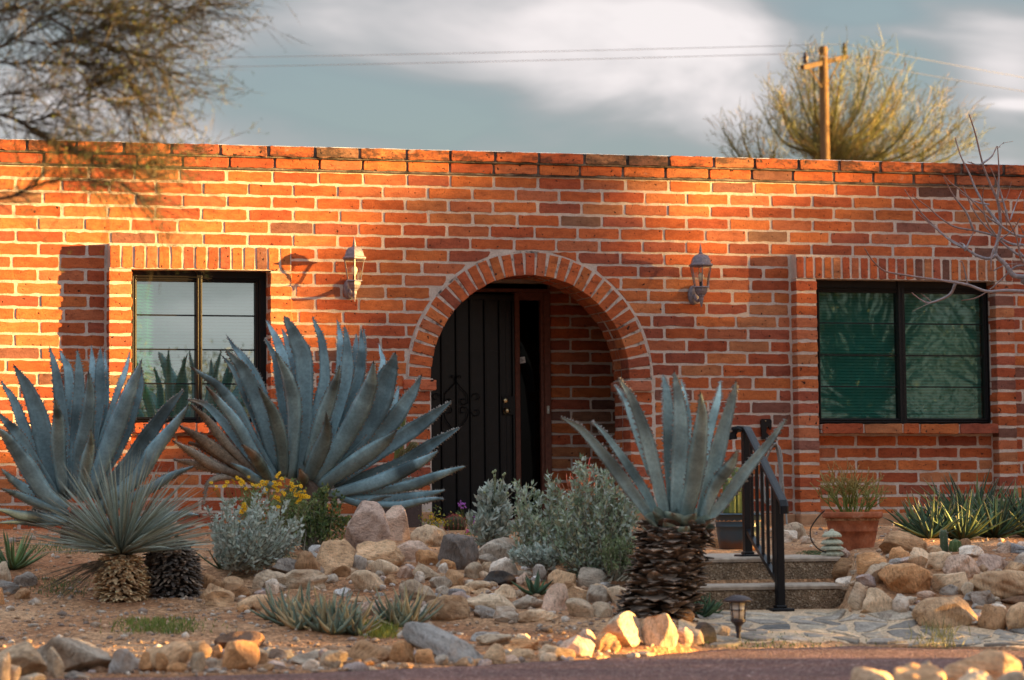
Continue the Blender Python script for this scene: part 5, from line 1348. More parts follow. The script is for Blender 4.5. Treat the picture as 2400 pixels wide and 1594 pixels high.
b8, t8, c8 = bush('grey_green_bush', 'small green bush tucked between the peaked bush and the agave trunk', 'bush', 1400, 1255, 1500, 1352, 18.4, 40, 1100, .036, .014, [(.2, .25, .12), (.14, .19, .08), (.28, .3, .17)], low=.3, base=at(1450, 1362, 18.3))
# pencil plants
def pencil(name, label, base, px0, px1, ytop, d, n, cb, ct, rad=.0042, lean=1.0):
    root = empty(name, tuple(base), label, 'succulent'); mb = MB()
    def grow(p, D, L, lev):
        pts = [p]; 
        for i in range(4): D = nz(D+rng.normal(size=3)*.13+np.array([0, 0, .05])); pts.append(pts[-1]+D*L/4)
        top = at((px0+px1)/2, ytop, d)[2]; t = [np.clip((q[2]-base[2])/(top-base[2]), 0, 1)**1.3 for q in pts]
        b = len(mb.v); mb.tube(pts, [rad*(1-.12*lev)]*4+[rad*.6], 4, None)
        for k in range(5):
            for j in range(4): mb.c[b+k*4+j] = tuple(lerp(np.array(cb), np.array(ct), t[k])*rnd.uniform(.9, 1.1))
        if lev < 3:
            for _ in range(2 if lev < 2 else rnd.choice([1, 2])): 
                k = rnd.choice([2, 3, 4]); grow(pts[k], nz(D+rng.normal(size=3)*.42+np.array([0, 0, .1])), L*rnd.uniform(.6, .85), lev+1)
    hh = at((px0+px1)/2, ytop, d)[2]-base[2]; wd = (px1-px0)/2/(F/d)
    for i in range(n):
        a = rnd.uniform(0, 6.28); r = rnd.random()**.6; D = nz(np.array([math.cos(a)*r*wd*1.15*lean, math.sin(a)*r*wd*.9*lean, hh])); grow(base+np.array([math.cos(a), math.sin(a), 0])*r*wd*.38, D, hh*.40, 0)
    mb.build('stems', M['plant'], root, True); return root
pencil('pencil_plant', 'green pencil plant with orange tips growing from the terracotta pot', pot_top-(0, 0, .03), 1898, 2070, 1086, 19.6, 34, (.17, .25, .05), (.50, .27, .11))
pencil('pencil_plant', 'red tipped pencil plant behind the peaked grey green bush', at(1385, 1250, 20.5), 1340, 1425, 1086, 20.5, 26, (.2, .22, .08), (.58, .10, .07), .005)
# cacti
def ribbed(name, label, pts, rads, ribs, col, spine, d, top=True, sp=.012, nsp=18, group=None):
    C = spline(pts, 16); Rr = np.interp(np.linspace(0, 1, 16), np.linspace(0, 1, len(rads)), rads); root = empty(name, tuple(pts[0]), label, 'cactus', group); mb = MB(); ms = MB(); m = ribs*4; rings = []
    for i in range(16):
        T = nz(C[min(i+1, 15)]-C[max(i-1, 0)]); a = nz(np.cross(T, (0, 1.0, .1))); b_ = np.cross(T, a); r = Rr[i]
        rings.append([C[i]+(a*math.cos(q)+b_*math.sin(q))*r*(1+.13*math.cos(ribs*q)) for q in [2*math.pi*k/m for k in range(m)]])
        if i < 16:
            for k in range(ribs):
                q = 2*math.pi*k/ribs
                for _ in range(nsp//16+1): p = C[i]+(a*math.cos(q)+b_*math.sin(q))*r*1.13+T*rnd.uniform(-.5, .5)*np.linalg.norm(C[1]-C[0]); D = nz((a*math.cos(q)+b_*math.sin(q))+rng.normal(size=3)*.6); w = nz(np.cross(D, T))*.0012; ms.add([p-w, p+w, p+D*sp*rnd.uniform(.6, 1.3)], [(0, 1, 2)], spine)
    mb.loft(rings, col); mb.build('body', M['plant'], root, True); ms.build('spines', M['plant'], root); return root
b_ = cact_top-(0, 0, .02); pm4 = 23.4/F
ribbed('barrel_cactus', 'round barrel cactus with pink red spines in the small tan pot', [b_, b_+(0, 0, 15*pm4), b_+(0, 0, 32*pm4), b_+(0, 0, 41*pm4)], [17*pm4, 24*pm4, 21*pm4, 3*pm4], 16, (.09, .10, .05), (.55, .12, .12), 23.4, sp=.03, nsp=64)
qm = lambda x, y, d: at(380+x/3.1905, 720+y/3.1905, d)
ribbed('column_cactus', 'slim green column cactus behind the huge agave next to the arch', [qm(1762, 1440, 23.6), qm(1768, 1150, 23.6), qm(1778, 950, 23.6), qm(1795, 830, 23.6), qm(1798, 812, 23.6)], [.035, .035, .033, .028, .006], 9, (.16, .19, .06), (.4, .33, .12), 23.6)
for x0, y0, x1, y1, lab in ((1800, 1125, 1835, 1065, 'lower fuzzy cactus pup beside the slim column cactus'), (1850, 1085, 1905, 1012, 'upper fuzzy cactus pup leaning right beside the slim column cactus')):
    p0, p1 = qm(x0-20, y0+40, 23.3), qm(x1, y1, 23.3); ribbed('cactus_pup', lab, [p0, lerp(p0, p1, .35), lerp(p0, p1, .8), p1], [.03, .044, .042, .008], 12, (.14, .11, .04), (.4, .28, .1), 23.3, sp=.014, nsp=40)
for k, (x, yt) in enumerate(((1708, 1120), (1728, 1095), (1748, 1118))):
    p0 = at(x+2, 1206, 20.55+.05*k); p1 = at(x, yt, 20.55+.05*k); ribbed('pot_cactus', ('left', 'tallest middle', 'right')[k]+' green cactus column in the dark blue pot', [p0, lerp(p0, p1, .5), lerp(p0, p1, .92), p1], [.045, .046, .04, .006], 6, (.15, .19, .07), (.4, .33, .16), 20.5, sp=.015)
p0, p1 = q8(1092, 775, 19.15), q8(1085, 640, 19.15); ribbed('small_column_cactus', 'little blue green column cactus with a white tip among the right bank rocks', [p0, lerp(p0, p1, .5), lerp(p0, p1, .9), p1], [.028, .026, .023, .012], 6, (.10, .14, .08), (.5, .5, .48), 19.1)
p0 = q8(1160, 790, 19.1); ribbed('round_cactus', 'small round green cactus right of the little column cactus', [p0, p0+(0, 0, .04), p0+(0, 0, .085), p0+(0, 0, .10)], [.03, .042, .034, .006], 9, (.10, .15, .05), (.55, .5, .3), 19.1)
# lantana by the door
def lantana(name, label, base, ext, fpts, fc, d, cat='flowers'):
    root = empty(name, tuple(base), label, cat); P = np.array([base+rng.normal(size=3)*np.array(ext) for _ in range(130)]); P[:, 2] = np.abs(P[:, 2]-base[2])+base[2]
    n = len(P); v, f, c_ = leafcloud(P, np.array([nz(rng.normal(size=3)+(0, 0, .4)) for _ in range(n)]), rng.uniform(.02, .035, n), rng.uniform(.012, .02, n), cols(n, [(.22, .26, .06), (.30, .28, .05), (.14, .2, .06), (.45, .35, .03)])); mk('foliage', v, f, M['plant'], root, c_)
    mb = MB(); ms = MB()
    for p in fpts:
        ms.tube(spline([base, lerp(base, p, .5)+(0, .0, .03), p], 5), .0022, 3, (.2, .24, .08))
        for _ in range(9): mb.sphere(p+rng.normal(size=3)*.014, .007, tuple(np.array(fc)*rnd.uniform(.8, 1.15)), 6)
    mb.build('flowers', M['plant'], root); ms.build('stalks', M['plant'], root)
lantana('yellow_lantana', 'low yellow green flowering plant left of the potted barrel cactus', q6(1240, 400, 23.2), (.07, .05, .07), [q6(1215, 330, 23.1), q6(1260, 345, 23.1), q6(1225, 380, 23.1), q6(1280, 365, 23.1)], (.7, .5, .04), 23)
lantana('purple_lantana', 'leggy purple flowered lantana behind the potted barrel cactus', q6(1440, 400, 23.6), (.05, .04, .06), [q6(1405, 245, 23.5), q6(1435, 240, 23.5), q6(1420, 255, 23.5), q6(1500, 345, 23.4)], (.50, .16, .62), 23)
lantana('pink_lantana', 'small pink flowers low at the right of the tan pot', q6(1500, 470, 22.6), (.03, .03, .03), [q6(1520, 420, 22.5), q6(1535, 445, 22.5), q6(1470, 415, 22.5)], (.75, .16, .38), 22)
# small rosettes: aloes, agaves, yucca clump
def rosette(mb, c_, n, L, W, pal, up=.5, tip=(.30, .17, .12), spread=1.0, thick=.16, nseg=9, gut=.25, curl=.2):
    for i in range(n):
        a = i*2.39996+rnd.uniform(-.2, .2); e = lerp(1.35, .25, (i/n)**.8)*rnd.uniform(.85, 1.15); D = np.array([math.cos(a)*math.cos(e), math.sin(a)*math.cos(e), math.sin(e)]); D[:2] *= spread; D = nz(D)
        l = L*rnd.uniform(.7, 1.15); p = c_+np.array([D[0], D[1], 0])*W*.3; q = nz(D*np.array([1, 1, 0])+1e-6)
        pts = [p, p+D*l*.35+q*l*.03, p+D*l*.7+(0, 0, curl*l*.05), p+D*l+(0, 0, curl*l*.22)]; base = np.array(pal[rnd.randrange(len(pal))])*rnd.uniform(.8, 1.2)
        leaf3d(mb, pts, W, base, tip, view=np.array([0, 0, 1.0])-.3*D, n=nseg, thick=thick, gutter=gut, teeth=0, bands=False, w0=.95, wmax=.2)
def cluster(name, label, cat, spots, d, n, L, W, pal, part='leaves', **kw):
    p0 = at(spots[0][0], spots[0][1], d); root = empty(name, tuple(p0), label, cat); mb = MB()
    for x, y, k in spots:
        dd = min(hit(x, y), d+1.5) if d < 21 else d; c_ = at(x, y, dd); rosette(mb, c_, int(n*min(k, 1.1)), L*k, W, pal, **kw)
    mb.build(part, M['leaf'], root, True); return root
s7 = lambda x, y: (560+x/4.54, 1280+y/4.54)
AL = [(.16, .20, .15), (.19, .22, .16), (.26, .24, .15), (.12, .16, .12), (.48, .36, .19), (.42, .30, .16)]
cluster('aloe_clump', 'wide clump of grey green aloes with dry tan leaves in front of the rocks', 'aloe', [(*s7(x, y), k) for x, y, k in ((440, 790, .95), (560, 850, 1), (700, 850, 1.1), (820, 870, 1), (950, 890, 1.1), (1060, 900, 1), (1180, 930, .95), (640, 880, .8), (880, 905, .9), (1270, 950, .8), (1010, 930, .8))], 18, 20, .22, .045, AL, tip=(.34, .18, .12), curl=.6)
cluster('aloe_clump', 'smaller aloe clump beside the yellow green grass', 'aloe', [(*s7(x, y), k) for x, y, k in ((1640, 830, 1), (1740, 840, 1.1), (1850, 830, 1), (1700, 860, .8))], 18, 17, .21, .038, AL, tip=(.34, .18, .12), curl=.6)
GA = [(.055, .10, .055), (.07, .13, .06), (.045, .085, .05)]
cluster('small_green_agave', 'small dark green agave nestled between the bed rocks', 'agave', [(600+1930/2.951, 1100+865/2.951, 1)], 19, 15, .15, .045, GA, tip=(.1, .06, .04), curl=.1)
cluster('small_aloe', 'dark green aloe at the foot of the scaly agave trunk', 'aloe', [(1200+870/1.975, 800+1285/1.975, 1), (1200+905/1.975, 800+1270/1.975, .9), (1200+850/1.975, 800+1255/1.975, .8)], 18, 26, .16, .032, [(.045, .09, .04), (.06, .11, .05), (.035, .07, .04)], tip=(.1, .08, .05))
cluster('small_yucca', 'small green yucca at the left picture edge', 'yucca', [(30, 1335, 1)], 18.7, 34, .27, .03, [(.09, .14, .05), (.12, .17, .06), (.07, .11, .05)], tip=(.2, .16, .08))
cluster('small_yucca', 'thin dark green yucca blades at the left foot of the silver brittlebush', 'yucca', [(522, 1335, 1)], 18.6, 12, .24, .022, [(.10, .14, .07), (.08, .11, .06)], spread=.9)
yc8 = [(1060, 690, .75), (1150, 660, .95), (1250, 650, 1.15), (1300, 660, 1.1), (1400, 690, .9), (1500, 660, 1), (1580, 640, 1), (1000, 690, .75), (1200, 700, .8), (1640, 690, 1), (930, 665, .7)]
cluster('yucca_clump', 'dense clump of dark green pointed yuccas above the right rock bank', 'yucca', [(1800+x/2.64, 1000+y/2.64, k) for x, y, k in yc8], 20.6, 42, .44, .038, [(.05, .085, .045), (.065, .11, .05), (.045, .07, .045), (.17, .20, .07), (.055, .09, .05)], tip=(.34, .27, .2), thick=.1, gut=.3, curl=.0)
# grass and ground cover tufts
def grass(name, label, px0, px1, y0, y1, d, n, L, pal, kind=None):
    P, D = [], []
    for i in range(n):
        x, y = rnd.gauss((px0+px1)/2, (px1-px0)/4.5), rnd.uniform(y0, y1); dd = hit(x, y); p = at(x, y, dd); p[2] = H(p[0], p[1])-.005; P.append(p); D.append(nz(np.array([rnd.gauss(0, .4), rnd.gauss(0, .4), 1])))
    v, f, c_ = leafcloud(np.array(P), np.array(D), rng.uniform(.5, 1.2, n)*L, np.full(n, .006), cols(n, pal, .3), 0); o = mk(name, v, f, M['plant'], None, c_, False, P[0]); tag(o, label, 'grass', kind='stuff')
YG = [(.22, .24, .04), (.30, .28, .05), (.16, .20, .04)]
grass('grass_patch', 'low green grass patch in the bare soil below the yucca', 258, 480, 1455, 1488, 17, 950, .05, [(.12, .18, .04), (.17, .22, .05), (.24, .24, .06)])
grass('grass_patch', 'bright yellow green grass between the aloes and the grey wedge boulder', 850, 945, 1462, 1498, 17, 700, .06, YG)
grass('weeds', 'sparse green weeds among rocks and along the path edge', 1560, 2000, 1485, 1522, 17, 420, .03, [(.10, .16, .05), (.15, .2, .07)])
grass('weeds', 'green ground cover at the left below the small yucca', 60, 220, 1355, 1400, 18, 420, .035, [(.10, .15, .05), (.14, .18, .06)])
grass('weeds', 'green ground cover on the landing by the tiered path light', 1868, 1945, 1292, 1302, 19, 420, .02, [(.12, .17, .08), (.15, .2, .1)])
grass('weeds', 'green ground cover below the silver bush and bed rocks', 600, 700, 1300, 1330, 19, 420, .03, [(.12, .18, .07), (.16, .21, .1)])
grass('weeds', 'low green weeds behind the left yucca', 0, 330, 1275, 1300, 21, 500, .04, [(.10, .16, .05), (.15, .19, .07)])
grass('weeds', 'blurred yellow weeds at the path edge near the right corner', 2130, 2280, 1480, 1530, 17, 160, .10, [(.3, .27, .12), (.25, .24, .1)])
SUN_E, SUN_C = 5.0, (1.0, .60, .19)
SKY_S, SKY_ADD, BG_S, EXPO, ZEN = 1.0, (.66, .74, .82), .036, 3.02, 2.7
CL0, CL1, CL2 = (1.2, 1.4, 1.52), (2.05, 2.0, 2.06), (3.9, 3.5, 3.45)
SHADE = [(30, [(-3.3, 1.0, 1.75, 2.3), (-1.6, .1, .9, .7)], 9000, 'dense tree shading the agaves, out of the picture on the right'), (27, [(-6.3, 1.0, 1.75, 2.2), (-7.9, .0, 1.0, 1.2), (-9.05, -.2, .55, 1.1)], 7500, 'dense tree shading the rock bed, out of the picture on the right'),
 (33, [(.0, 1.1, .42, 2.4), (2.0, 1.4, 1.4, 2.6), (.55, .7, .6, 1.35), (-.5, .2, .35, 1.0)], 12000, 'dense tree shading the right half of the house wall, out of the picture'), (22, [(-10.75, -.2, .34, 1.3), (-13.35, -.1, .85, 1.3), (-14.6, 3.4, .9, 1.0)], 3000, 'loose tree shading the road, out of the picture on the right')]
SUN_C = (1.0, .60, .19); SKY_S, SKY_ADD = .7, (.62, .76, .93); CL0, CL1, CL2 = (1.15, 1.36, 1.55), (1.95, 1.93, 2.0), (4.0, 3.75, 3.75)
# ------------------------------------------------------------------ near tree at the left, seen out of focus
dT = 12.0; c1_ = lambda x, y, o=0: at(x/1.96, y/1.96, dT+o)
tb_ = at(-520, 1250, dT); tb_[2] = H(tb_[0], tb_[1])
tree = empty('mesquite_tree', tuple(tb_), 'blurred feathery mesquite tree reaching in from the upper left', 'tree')
tk = MB(); trunkP = spline([tb_-(0, 0, .1), at(-500, 900, dT), at(-430, 600, dT), at(-330, 300, dT), at(-220, 60, dT)], 14); tk.tube(trunkP, np.linspace(.13, .05, 14), 10, (.07, .055, .04)); tk.build('trunk', M['bark'], tree, True)
LIM = [([(-620,420),(-300,330),(-50,240),(60,180),(180,90),(260,60),(330,20),(408,-60)], 10, .3, 1.0), ([(-700,380),(-300,290),(-50,285),(60,290),(160,285),(270,290),(357,320),(415,370),(501,440)], 8, .1, 1.1),
 ([(-760,620),(-300,500),(-50,450),(20,435),(100,420),(220,405),(330,392)], 6, -.2, .8), ([(-780,640),(-300,520),(-50,520),(60,545),(130,580),(190,620),(250,650),(350,700),(429,725)], 11, .2, 1.5),
 ([(100,565),(200,540),(290,500),(372,430),(429,400)], 5, .1, 1.1), ([(-860,900),(-400,960),(-50,920),(60,900),(110,875),(230,835),(364,825),(458,830),(559,850),(645,905)], 10, -.3, 1.5),
 ([(290,40),(422,60),(530,40),(674,60),(818,110)], 5, .3, 1.2), ([(220,75),(386,180),(530,220),(674,260),(775,365)], 6, 0, 1.25), ([(180,605),(300,680),(458,740),(602,770),(696,740)], 5, .15, 1.0),
 ([(330,20),(501,-40),(674,-20),(818,40),(940,0)], 5, .2, 1.1), ([(60,180),(200,200),(350,180),(472,120),(602,130)], 6, -.1, 1.2), ([(-700,100),(-200,60),(60,40),(250,-40)], 8, .2, 1.0), ([(260,290),(400,290),(530,330),(631,420),(717,560)], 4.5, .15, 1.1), ([(372,430),(472,450),(573,500),(660,640)], 4, 0, 1.0), ([(-400,180),(-100,120),(100,60),(300,-80)], 7, -.3, 1.0)]
lb_ = MB(); TP, TD, TL, TW_, TC = [], [], [], [], []
FP, FD = [], []
sT = F/dT*1.96
for pts, w, o, dens in LIM:
    C = spline([c1_(x, y, o*(i/len(pts))) for i, (x, y) in enumerate(pts)], 40); lb_.tube(C, np.linspace(w/sT*1.0, w/sT*.3, 40), 6, (.055, .042, .03))
    for k in range(4, 40):
        if C[k] @ np.array([0, 0, 1]) < -9: continue
        for _ in range(rnd.choice([1, 2, 2]) if rnd.random() < dens*.54 else 0):
            T = nz(C[min(k+1, 39)]-C[k-1]); D = nz(T*1.0+right*.1+rng.normal(size=3)*.5+np.array([0, 0, -.06])); L = rnd.uniform(.15, .48); cu = [C[k]]
            for _i in range(6): D = nz(D+rng.normal(size=3)*.16+np.array([0, 0, .02])); cu.append(cu[-1]+D*L/6)
            lb_.tube(cu, np.linspace(.0034, .0012, 7), 3, (.07, .055, .035))
            for j in range(1, 7):
                for _j in range(2):
                    D2 = nz(D*.9+rng.normal(size=3)*.5); l2 = rnd.uniform(.06, .2); TP.append(cu[j]); TD.append(D2); TL.append(l2); TW_.append(.003); TC.append((.10, .08, .04))
                    m = rnd.randint(0, 3)
                    for q in range(m): FP.append(cu[j]+D2*l2*(q+rnd.random())/m); FD.append(nz(D2*.4+rng.normal(size=3)))
n = len(FP); v1, f1, cc1 = leafcloud(np.array(TP), np.array(TD), np.array(TL), np.array(TW_), np.array(TC), 0)
v2, f2, cc2 = leafcloud(np.array(FP), np.array(FD), rng.uniform(.012, .034, n), rng.uniform(.003, .006, n), cols(n, [(.07, .105, .035), (.10, .125, .04), (.06, .085, .03), (.15, .13, .04)], .3))
lb_.build('branches', M['twig'], tree); mk('foliage', np.concatenate([v1, v2]), np.concatenate([f1, f2+len(v1)]), M['plant'], tree, np.concatenate([cc1, cc2]))

# ------------------------------------------------------------------ bare tree at the right
dB = 21.5; b8_ = lambda x, y, o=0: at(1930+x/3.0149, 240+y/3.0149, dB+o); sB = F/dB*3.0149
btb = b8_(1640, 1700); btb[2] = H(btb[0], btb[1]); bt = empty('bare_tree', tuple(btb), 'leafless grey tree with upswept twigs in front of the right window', 'tree')
mb = MB(); mb.tube(spline([btb-(0, 0, .1), b8_(1640, 2300), b8_(1610, 1750), b8_(1560, 1420), b8_(1480, 1270), b8_(1417, 1230)], 20), np.linspace(.09, .055, 20), 10, (.24, .21, .21)); mb.build('trunk', M['twig'], bt, True)
BT = [([(1430,1235),(1340,1220),(1290,1150),(1220,1080),(1225,1000),(1250,880),(1235,710),(1180,580),(1125,435),(1075,230),(1030,85)], 19, 5), ([(1125,435),(1085,440),(1020,420)], 7, 4), ([(1125,430),(1190,380),(1225,310)], 8, 4), ([(1225,330),(1270,290),(1340,275)], 2.4, 1.5),
 ([(1220,1080),(1170,1105),(1090,1085),(1000,1030),(880,960),(800,890),(700,790),(610,670),(575,615)], 13, 4), ([(1000,1035),(900,980),(780,880),(670,790)], 8, 4), ([(1000,1030),(990,1005),(960,990)], 9, 4), ([(1000,1050),(1040,960),(1060,915)], 6, 4),
 ([(1480,1030),(1417,1010),(1330,1000),(1200,940),(1060,905),(930,880),(830,820),(740,740),(630,660)], 12, 4), ([(1060,905),(1010,780),(920,660),(850,530)], 9, 4), ([(1480,965),(1417,950),(1340,930),(1250,870),(1150,800),(1010,655),(900,570),(845,510)], 10, 3.5), ([(1170,722),(1110,712),(1050,690),(970,640)], 7, 3),
 ([(1250,870),(1150,740),(1080,620),(1030,500),(970,380),(930,250)], 10, 4), ([(1480,1110),(1417,1090),(1350,1060),(1240,970),(1130,860),(1060,760),(1010,650),(985,590)], 11, 4), ([(1220,945),(1150,830),(1125,680),(1135,590)], 7, 3), ([(1310,850),(1270,700),(1240,600),(1180,460)], 8, 4), ([(1230,700),(1240,500),(1230,310)], 8, 3.5),
 ([(1480,1210),(1417,1130),(1390,1090),(1370,980),(1330,880),(1250,740)], 10, 4), ([(1320,830),(1360,720),(1400,625)], 6, 3), ([(1250,970),(1340,900),(1390,815)], 5, 3), ([(1560,1420),(1490,1340),(1417,1335),(1280,1330),(1150,1335),(1020,1290),(880,1265),(700,1240),(540,1215),(430,1190),(350,1120),(290,1030)], 15, 4.5),
 ([(935,1275),(890,1360),(760,1415),(690,1395),(625,1345)], 11, 3), ([(760,1405),(690,1350)], 4, 2), ([(1020,1290),(985,1140),(960,1125)], 6, 3), ([(1470,1140),(1417,1150),(1350,1165),(1270,1240),(1180,1320),(1080,1380),(975,1400)], 8, 3), ([(1235,975),(1190,1080),(1185,1190)], 9, 5), ([(1200,1190),(1300,1145),(1417,1145)], 4, 3), ([(760,1415),(630,1475)], 3, 1.5),
 ([(1480,1020),(1440,860),(1420,700),(1450,560)], 8, 4), ([(1417,1090),(1380,1040),(1395,960),(1360,960)], 6, 3), ([(1300,760),(1290,820),(1300,900)], 4, 3), ([(1430,950),(1390,880),(1350,850)], 4, 2.5), ([(1235,710),(1290,680),(1330,560)], 3, 1.5)]
mb = MB()
for i, (pts, w0_, w1_) in enumerate(BT):
    o1 = rnd.uniform(-.35, .35); n = len(pts); C = spline([b8_(x, y, o1*(j/(n-1)) if i else .1*j/(n-1)) for j, (x, y) in enumerate(pts)], 6*n); m = len(C); rad = np.linspace(w0_/sB*1.05, w1_/sB*.9, m)*(1+.10*np.array([math.sin(k*2.3)*(k % 3 == 0) for k in range(m)]))
    b = len(mb.v); mb.tube(C, rad, 6)
    for k in range(m):
        t = k/(m-1); c_ = lerp(np.array((.33, .29, .30)), np.array((.30, .16, .12)), max(0, t*1.5-.5))*rnd.uniform(.85, 1.1)
        for j in range(6): mb.c[b+6*k+j] = tuple(c_)
    for k in range(3, m, 5):
        if rnd.random() < .6: a = nz(rng.normal(size=3)+(0, 0, .5)); mb.tube([C[k], C[k]+a*.016], [.0035, .0018], 4, (.22, .12, .10))
mb.build('branches', M['twig'], bt, True)

# ------------------------------------------------------------------ utility pole, wires and the olive tree behind the house
dPo = 65.0; c3_ = lambda x, y, d: at(1600+x/1.96, y/1.96, d); sP = F/dPo
pbs = at(1928, 1100, dPo); pbs[2] = -.8; pole = empty('utility_pole', tuple(pbs), 'weathered wooden utility pole with a crossarm above the roof', 'utility pole')
ptop = at(1929, 111, dPo); pbs2 = np.array([ptop[0], ptop[1], -.8]); mb = MB(); mb.tube([pbs2, lerp(pbs2, ptop, .5), ptop, ptop+(0, 0, .02)], [.14, .12, .10, .08], 14, (.17, .095, .04)); mb.build('post', M['bark'], pole, True)
a0, a1 = at(1889, 158, dPo-.85), at(1997, 131, dPo+.85); a0[1] = ptop[1]-.7; a1[1] = ptop[1]+.7
mb = MB(); t = nz(a1-a0); s_ = nz(np.cross(t, (0, 0, 1.0))); u_ = np.cross(s_, t)
mb.loft([[p+s_*.045*x-s_*.11+u_*.055*y for x, y in ((-1, -1), (1, -1), (1, 1), (-1, 1))] for p in (a0, a1)], (.09, .055, .03)); mb.build('crossarm', M['bark'], pole)
for p in (lerp(a0, a1, .12), lerp(a0, a1, .88)):
    mb = MB(); q_ = ptop+(0, 0, -1.0); mb.tube([p-s_*.11, q_], .03, 4, (.14, .1, .06)); mb.build('brace', M['bark'], pole)
tops = []
for p in (lerp(a0, a1, .07), lerp(a0, a1, .95)):
    p = p-s_*.11; mb = MB(); mb.lathe([(.02, .03), (.02, .09), (.065, .10), (.065, .15), (.04, .17), (.065, .2), (.06, .24), (.035, .28), (.036, .32), (.015, .34)], p, 10); mb.build('insulator', M['bronze'], pole, True); tops.append(p+(0, 0, .31))
def wire(lab, P, sag):
    C = [lerp(np.array(P[0]), np.array(P[1]), t)-np.array([0, 0, sag*4*t*(1-t)]) for t in np.linspace(0, 1, 40)]; mb = MB(); mb.tube(C, .0065, 4); o = mb.build('power_line', M['wire'], None, True, tuple(P[0])); tag(o, lab, 'power line', 'wires on the utility pole')
M['wire'] = plain('wire', (.32, .32, .33), .5, .3, 10, .1, 0)
wire('upper left wire running from the pole to the left across the sky', (tops[1], at(-700, 147, 70)), .08)
wire('lower left wire running from the pole to the left across the sky', (tops[0], at(-700, 170, 67)), .08)
wire('upper right wire dropping from the pole towards the right edge', (tops[1], at(2900, 265, 69)), .05)
wire('lower right wire dropping from the pole towards the right edge', (tops[0], at(2900, 292, 66)), .05)
dK = 66.0; kt = empty('palo_verde_tree', tuple(np.array([*c3_(650, 1000, dK)[:2], -.5])), 'olive twiggy palo verde tree rising behind the roof around the utility pole', 'tree')
k0 = np.array(kt.location); mb = MB(); crotch = c3_(650, 900, dK); mb.tube(spline([k0, lerp(k0, crotch, .5)+(.1, 0, 0), crotch], 8), np.linspace(.26, .17, 8), 10, (.12, .12, .05)); mb.build('trunk', M['bark'], kt, True)
tips = [((650,720),(420,420),1), ((640,720),(380,540),1), ((650,690),(500,300),1), ((660,680),(600,275),1.2), ((670,680),(740,270),1.2), ((680,690),(880,255),1.2), ((690,700),(990,330),1.3), ((700,720),(1010,430),1.3), ((650,700),(560,340),1.2), ((670,690),(820,330),1.3), ((640,720),(450,480),1.1), ((700,730),(930,480),1.3),
 ((780,780),(1170,460),1.1), ((790,780),(1190,560),1.2), ((800,790),(1290,560),1.0), ((800,790),(1330,660),1.0), ((780,770),(1080,520),1.1), ((800,790),(1200,680),1.2), ((750,770),(1000,600),1.2), ((420,820),(180,590),.5), ((430,820),(260,570),.5), ((440,820),(340,620),.6), ((460,820),(420,660),.7), ((430,830),(210,680),.5), ((700,740),(860,600),1.2), ((640,740),(520,600),1.2), ((680,700),(690,450),1.3)]
mb = MB(); TP, TD, TL, TC = [], [], [], []
for (bx_, by_), (tx_, ty_), dn in tips:
    o = rnd.uniform(-1.6, 1.6); e = c3_(tx_, ty_, dK+o); b_ = c3_(bx_, by_, dK+o*.2); m_ = lerp(b_, e, .45)+np.array([(e[0]-b_[0])*.18, 0, -.12]); C = spline([crotch, lerp(crotch, b_, .6), b_, m_, e], 26); mb.tube(C, np.linspace(.085, .012, 26), 5, (.11, .12, .05))
    for k in range(9, 26):
        for _ in range(int(18*dn*rnd.uniform(.3, 1.4))):
            T = nz(C[min(k+1, 25)]-C[k-1]); D = nz(T*.6+rng.normal(size=3)*.42+np.array([0, 0, .42])); p = C[k]+rng.normal(size=3)*.12; L = rnd.uniform(.2, .7); TP.append(p); TD.append(D); TL.append(L); TC.append(np.array(rnd.choice([(.15, .165, .06), (.20, .195, .075), (.12, .14, .055), (.28, .20, .08)]))*rnd.uniform(.7, 1.2))
            if rnd.random() < .8: 
                for _q in range(2): TP.append(p+D*L*rnd.uniform(.3, .9)); TD.append(nz(D+rng.normal(size=3)*.45)); TL.append(rnd.uniform(.1, .3)); TC.append(TC[-1])
mb.build('branches', M['bark'], kt)
n = len(TP); v, f, c_ = leafcloud(np.array(TP), np.array(TD), np.array(TL), np.full(n, .0135), np.array(TC), 0); mk('twigs', v, f, M['plant'], kt, c_)

# ------------------------------------------------------------------ trees across the yard: they shade the planting and show in the window glass
def crown_tree(name, label, base, h, crowns, nl, L, W, pal, group=None, twig=True):
    root = empty(name, tuple(base), label, 'tree', group); base = np.array(base, float); mb = MB(); P, D = [], []
    top = base+(0, 0, h*.45); mb.tube(spline([base-(0, 0, .2), lerp(base, top, .5)+(.1, .05, 0), top], 8), np.linspace(.16, .09, 8), 8, (.07, .055, .04))
    tot = sum(c[3]*c[4]*c[5] for c in crowns)
    for cx, cy, cz, rx, ry, rz in crowns:
        cc = base+(cx, cy, cz); k = int(nl*rx*ry*rz/tot)
        lc = [cc+nz(rng.normal(size=3))*np.array([rx, ry, rz])*rnd.uniform(.3, .9) for _ in range(max(6, k//40))]
        for q in lc:
            mb.tube(spline([top, lerp(top, q, .5)+rng.normal(size=3)*.15, q], 5), np.linspace(.045, .008, 5), 4, (.08, .065, .045))
        for i in range(k):
            if rnd.random() < .75: q = lc[rnd.randrange(len(lc))]; p = q+rng.normal(size=3)*np.array([rx, ry, rz])*.17
            else: p = cc+nz(rng.normal(size=3))*np.array([rx, ry, rz])*rnd.random()**.4
            P.append(p); D.append(nz(rng.normal(size=3)+(0, 0, .2)))
    mb.build('trunk', M['bark'], root); n = len(P); v, f, c_ = leafcloud(np.array(P), np.array(D), rng.uniform(.6, 1.2, n)*L, rng.uniform(.7, 1.2, n)*W, cols(n, pal)); mk('crown', v, f, M['plant'], root, c_)
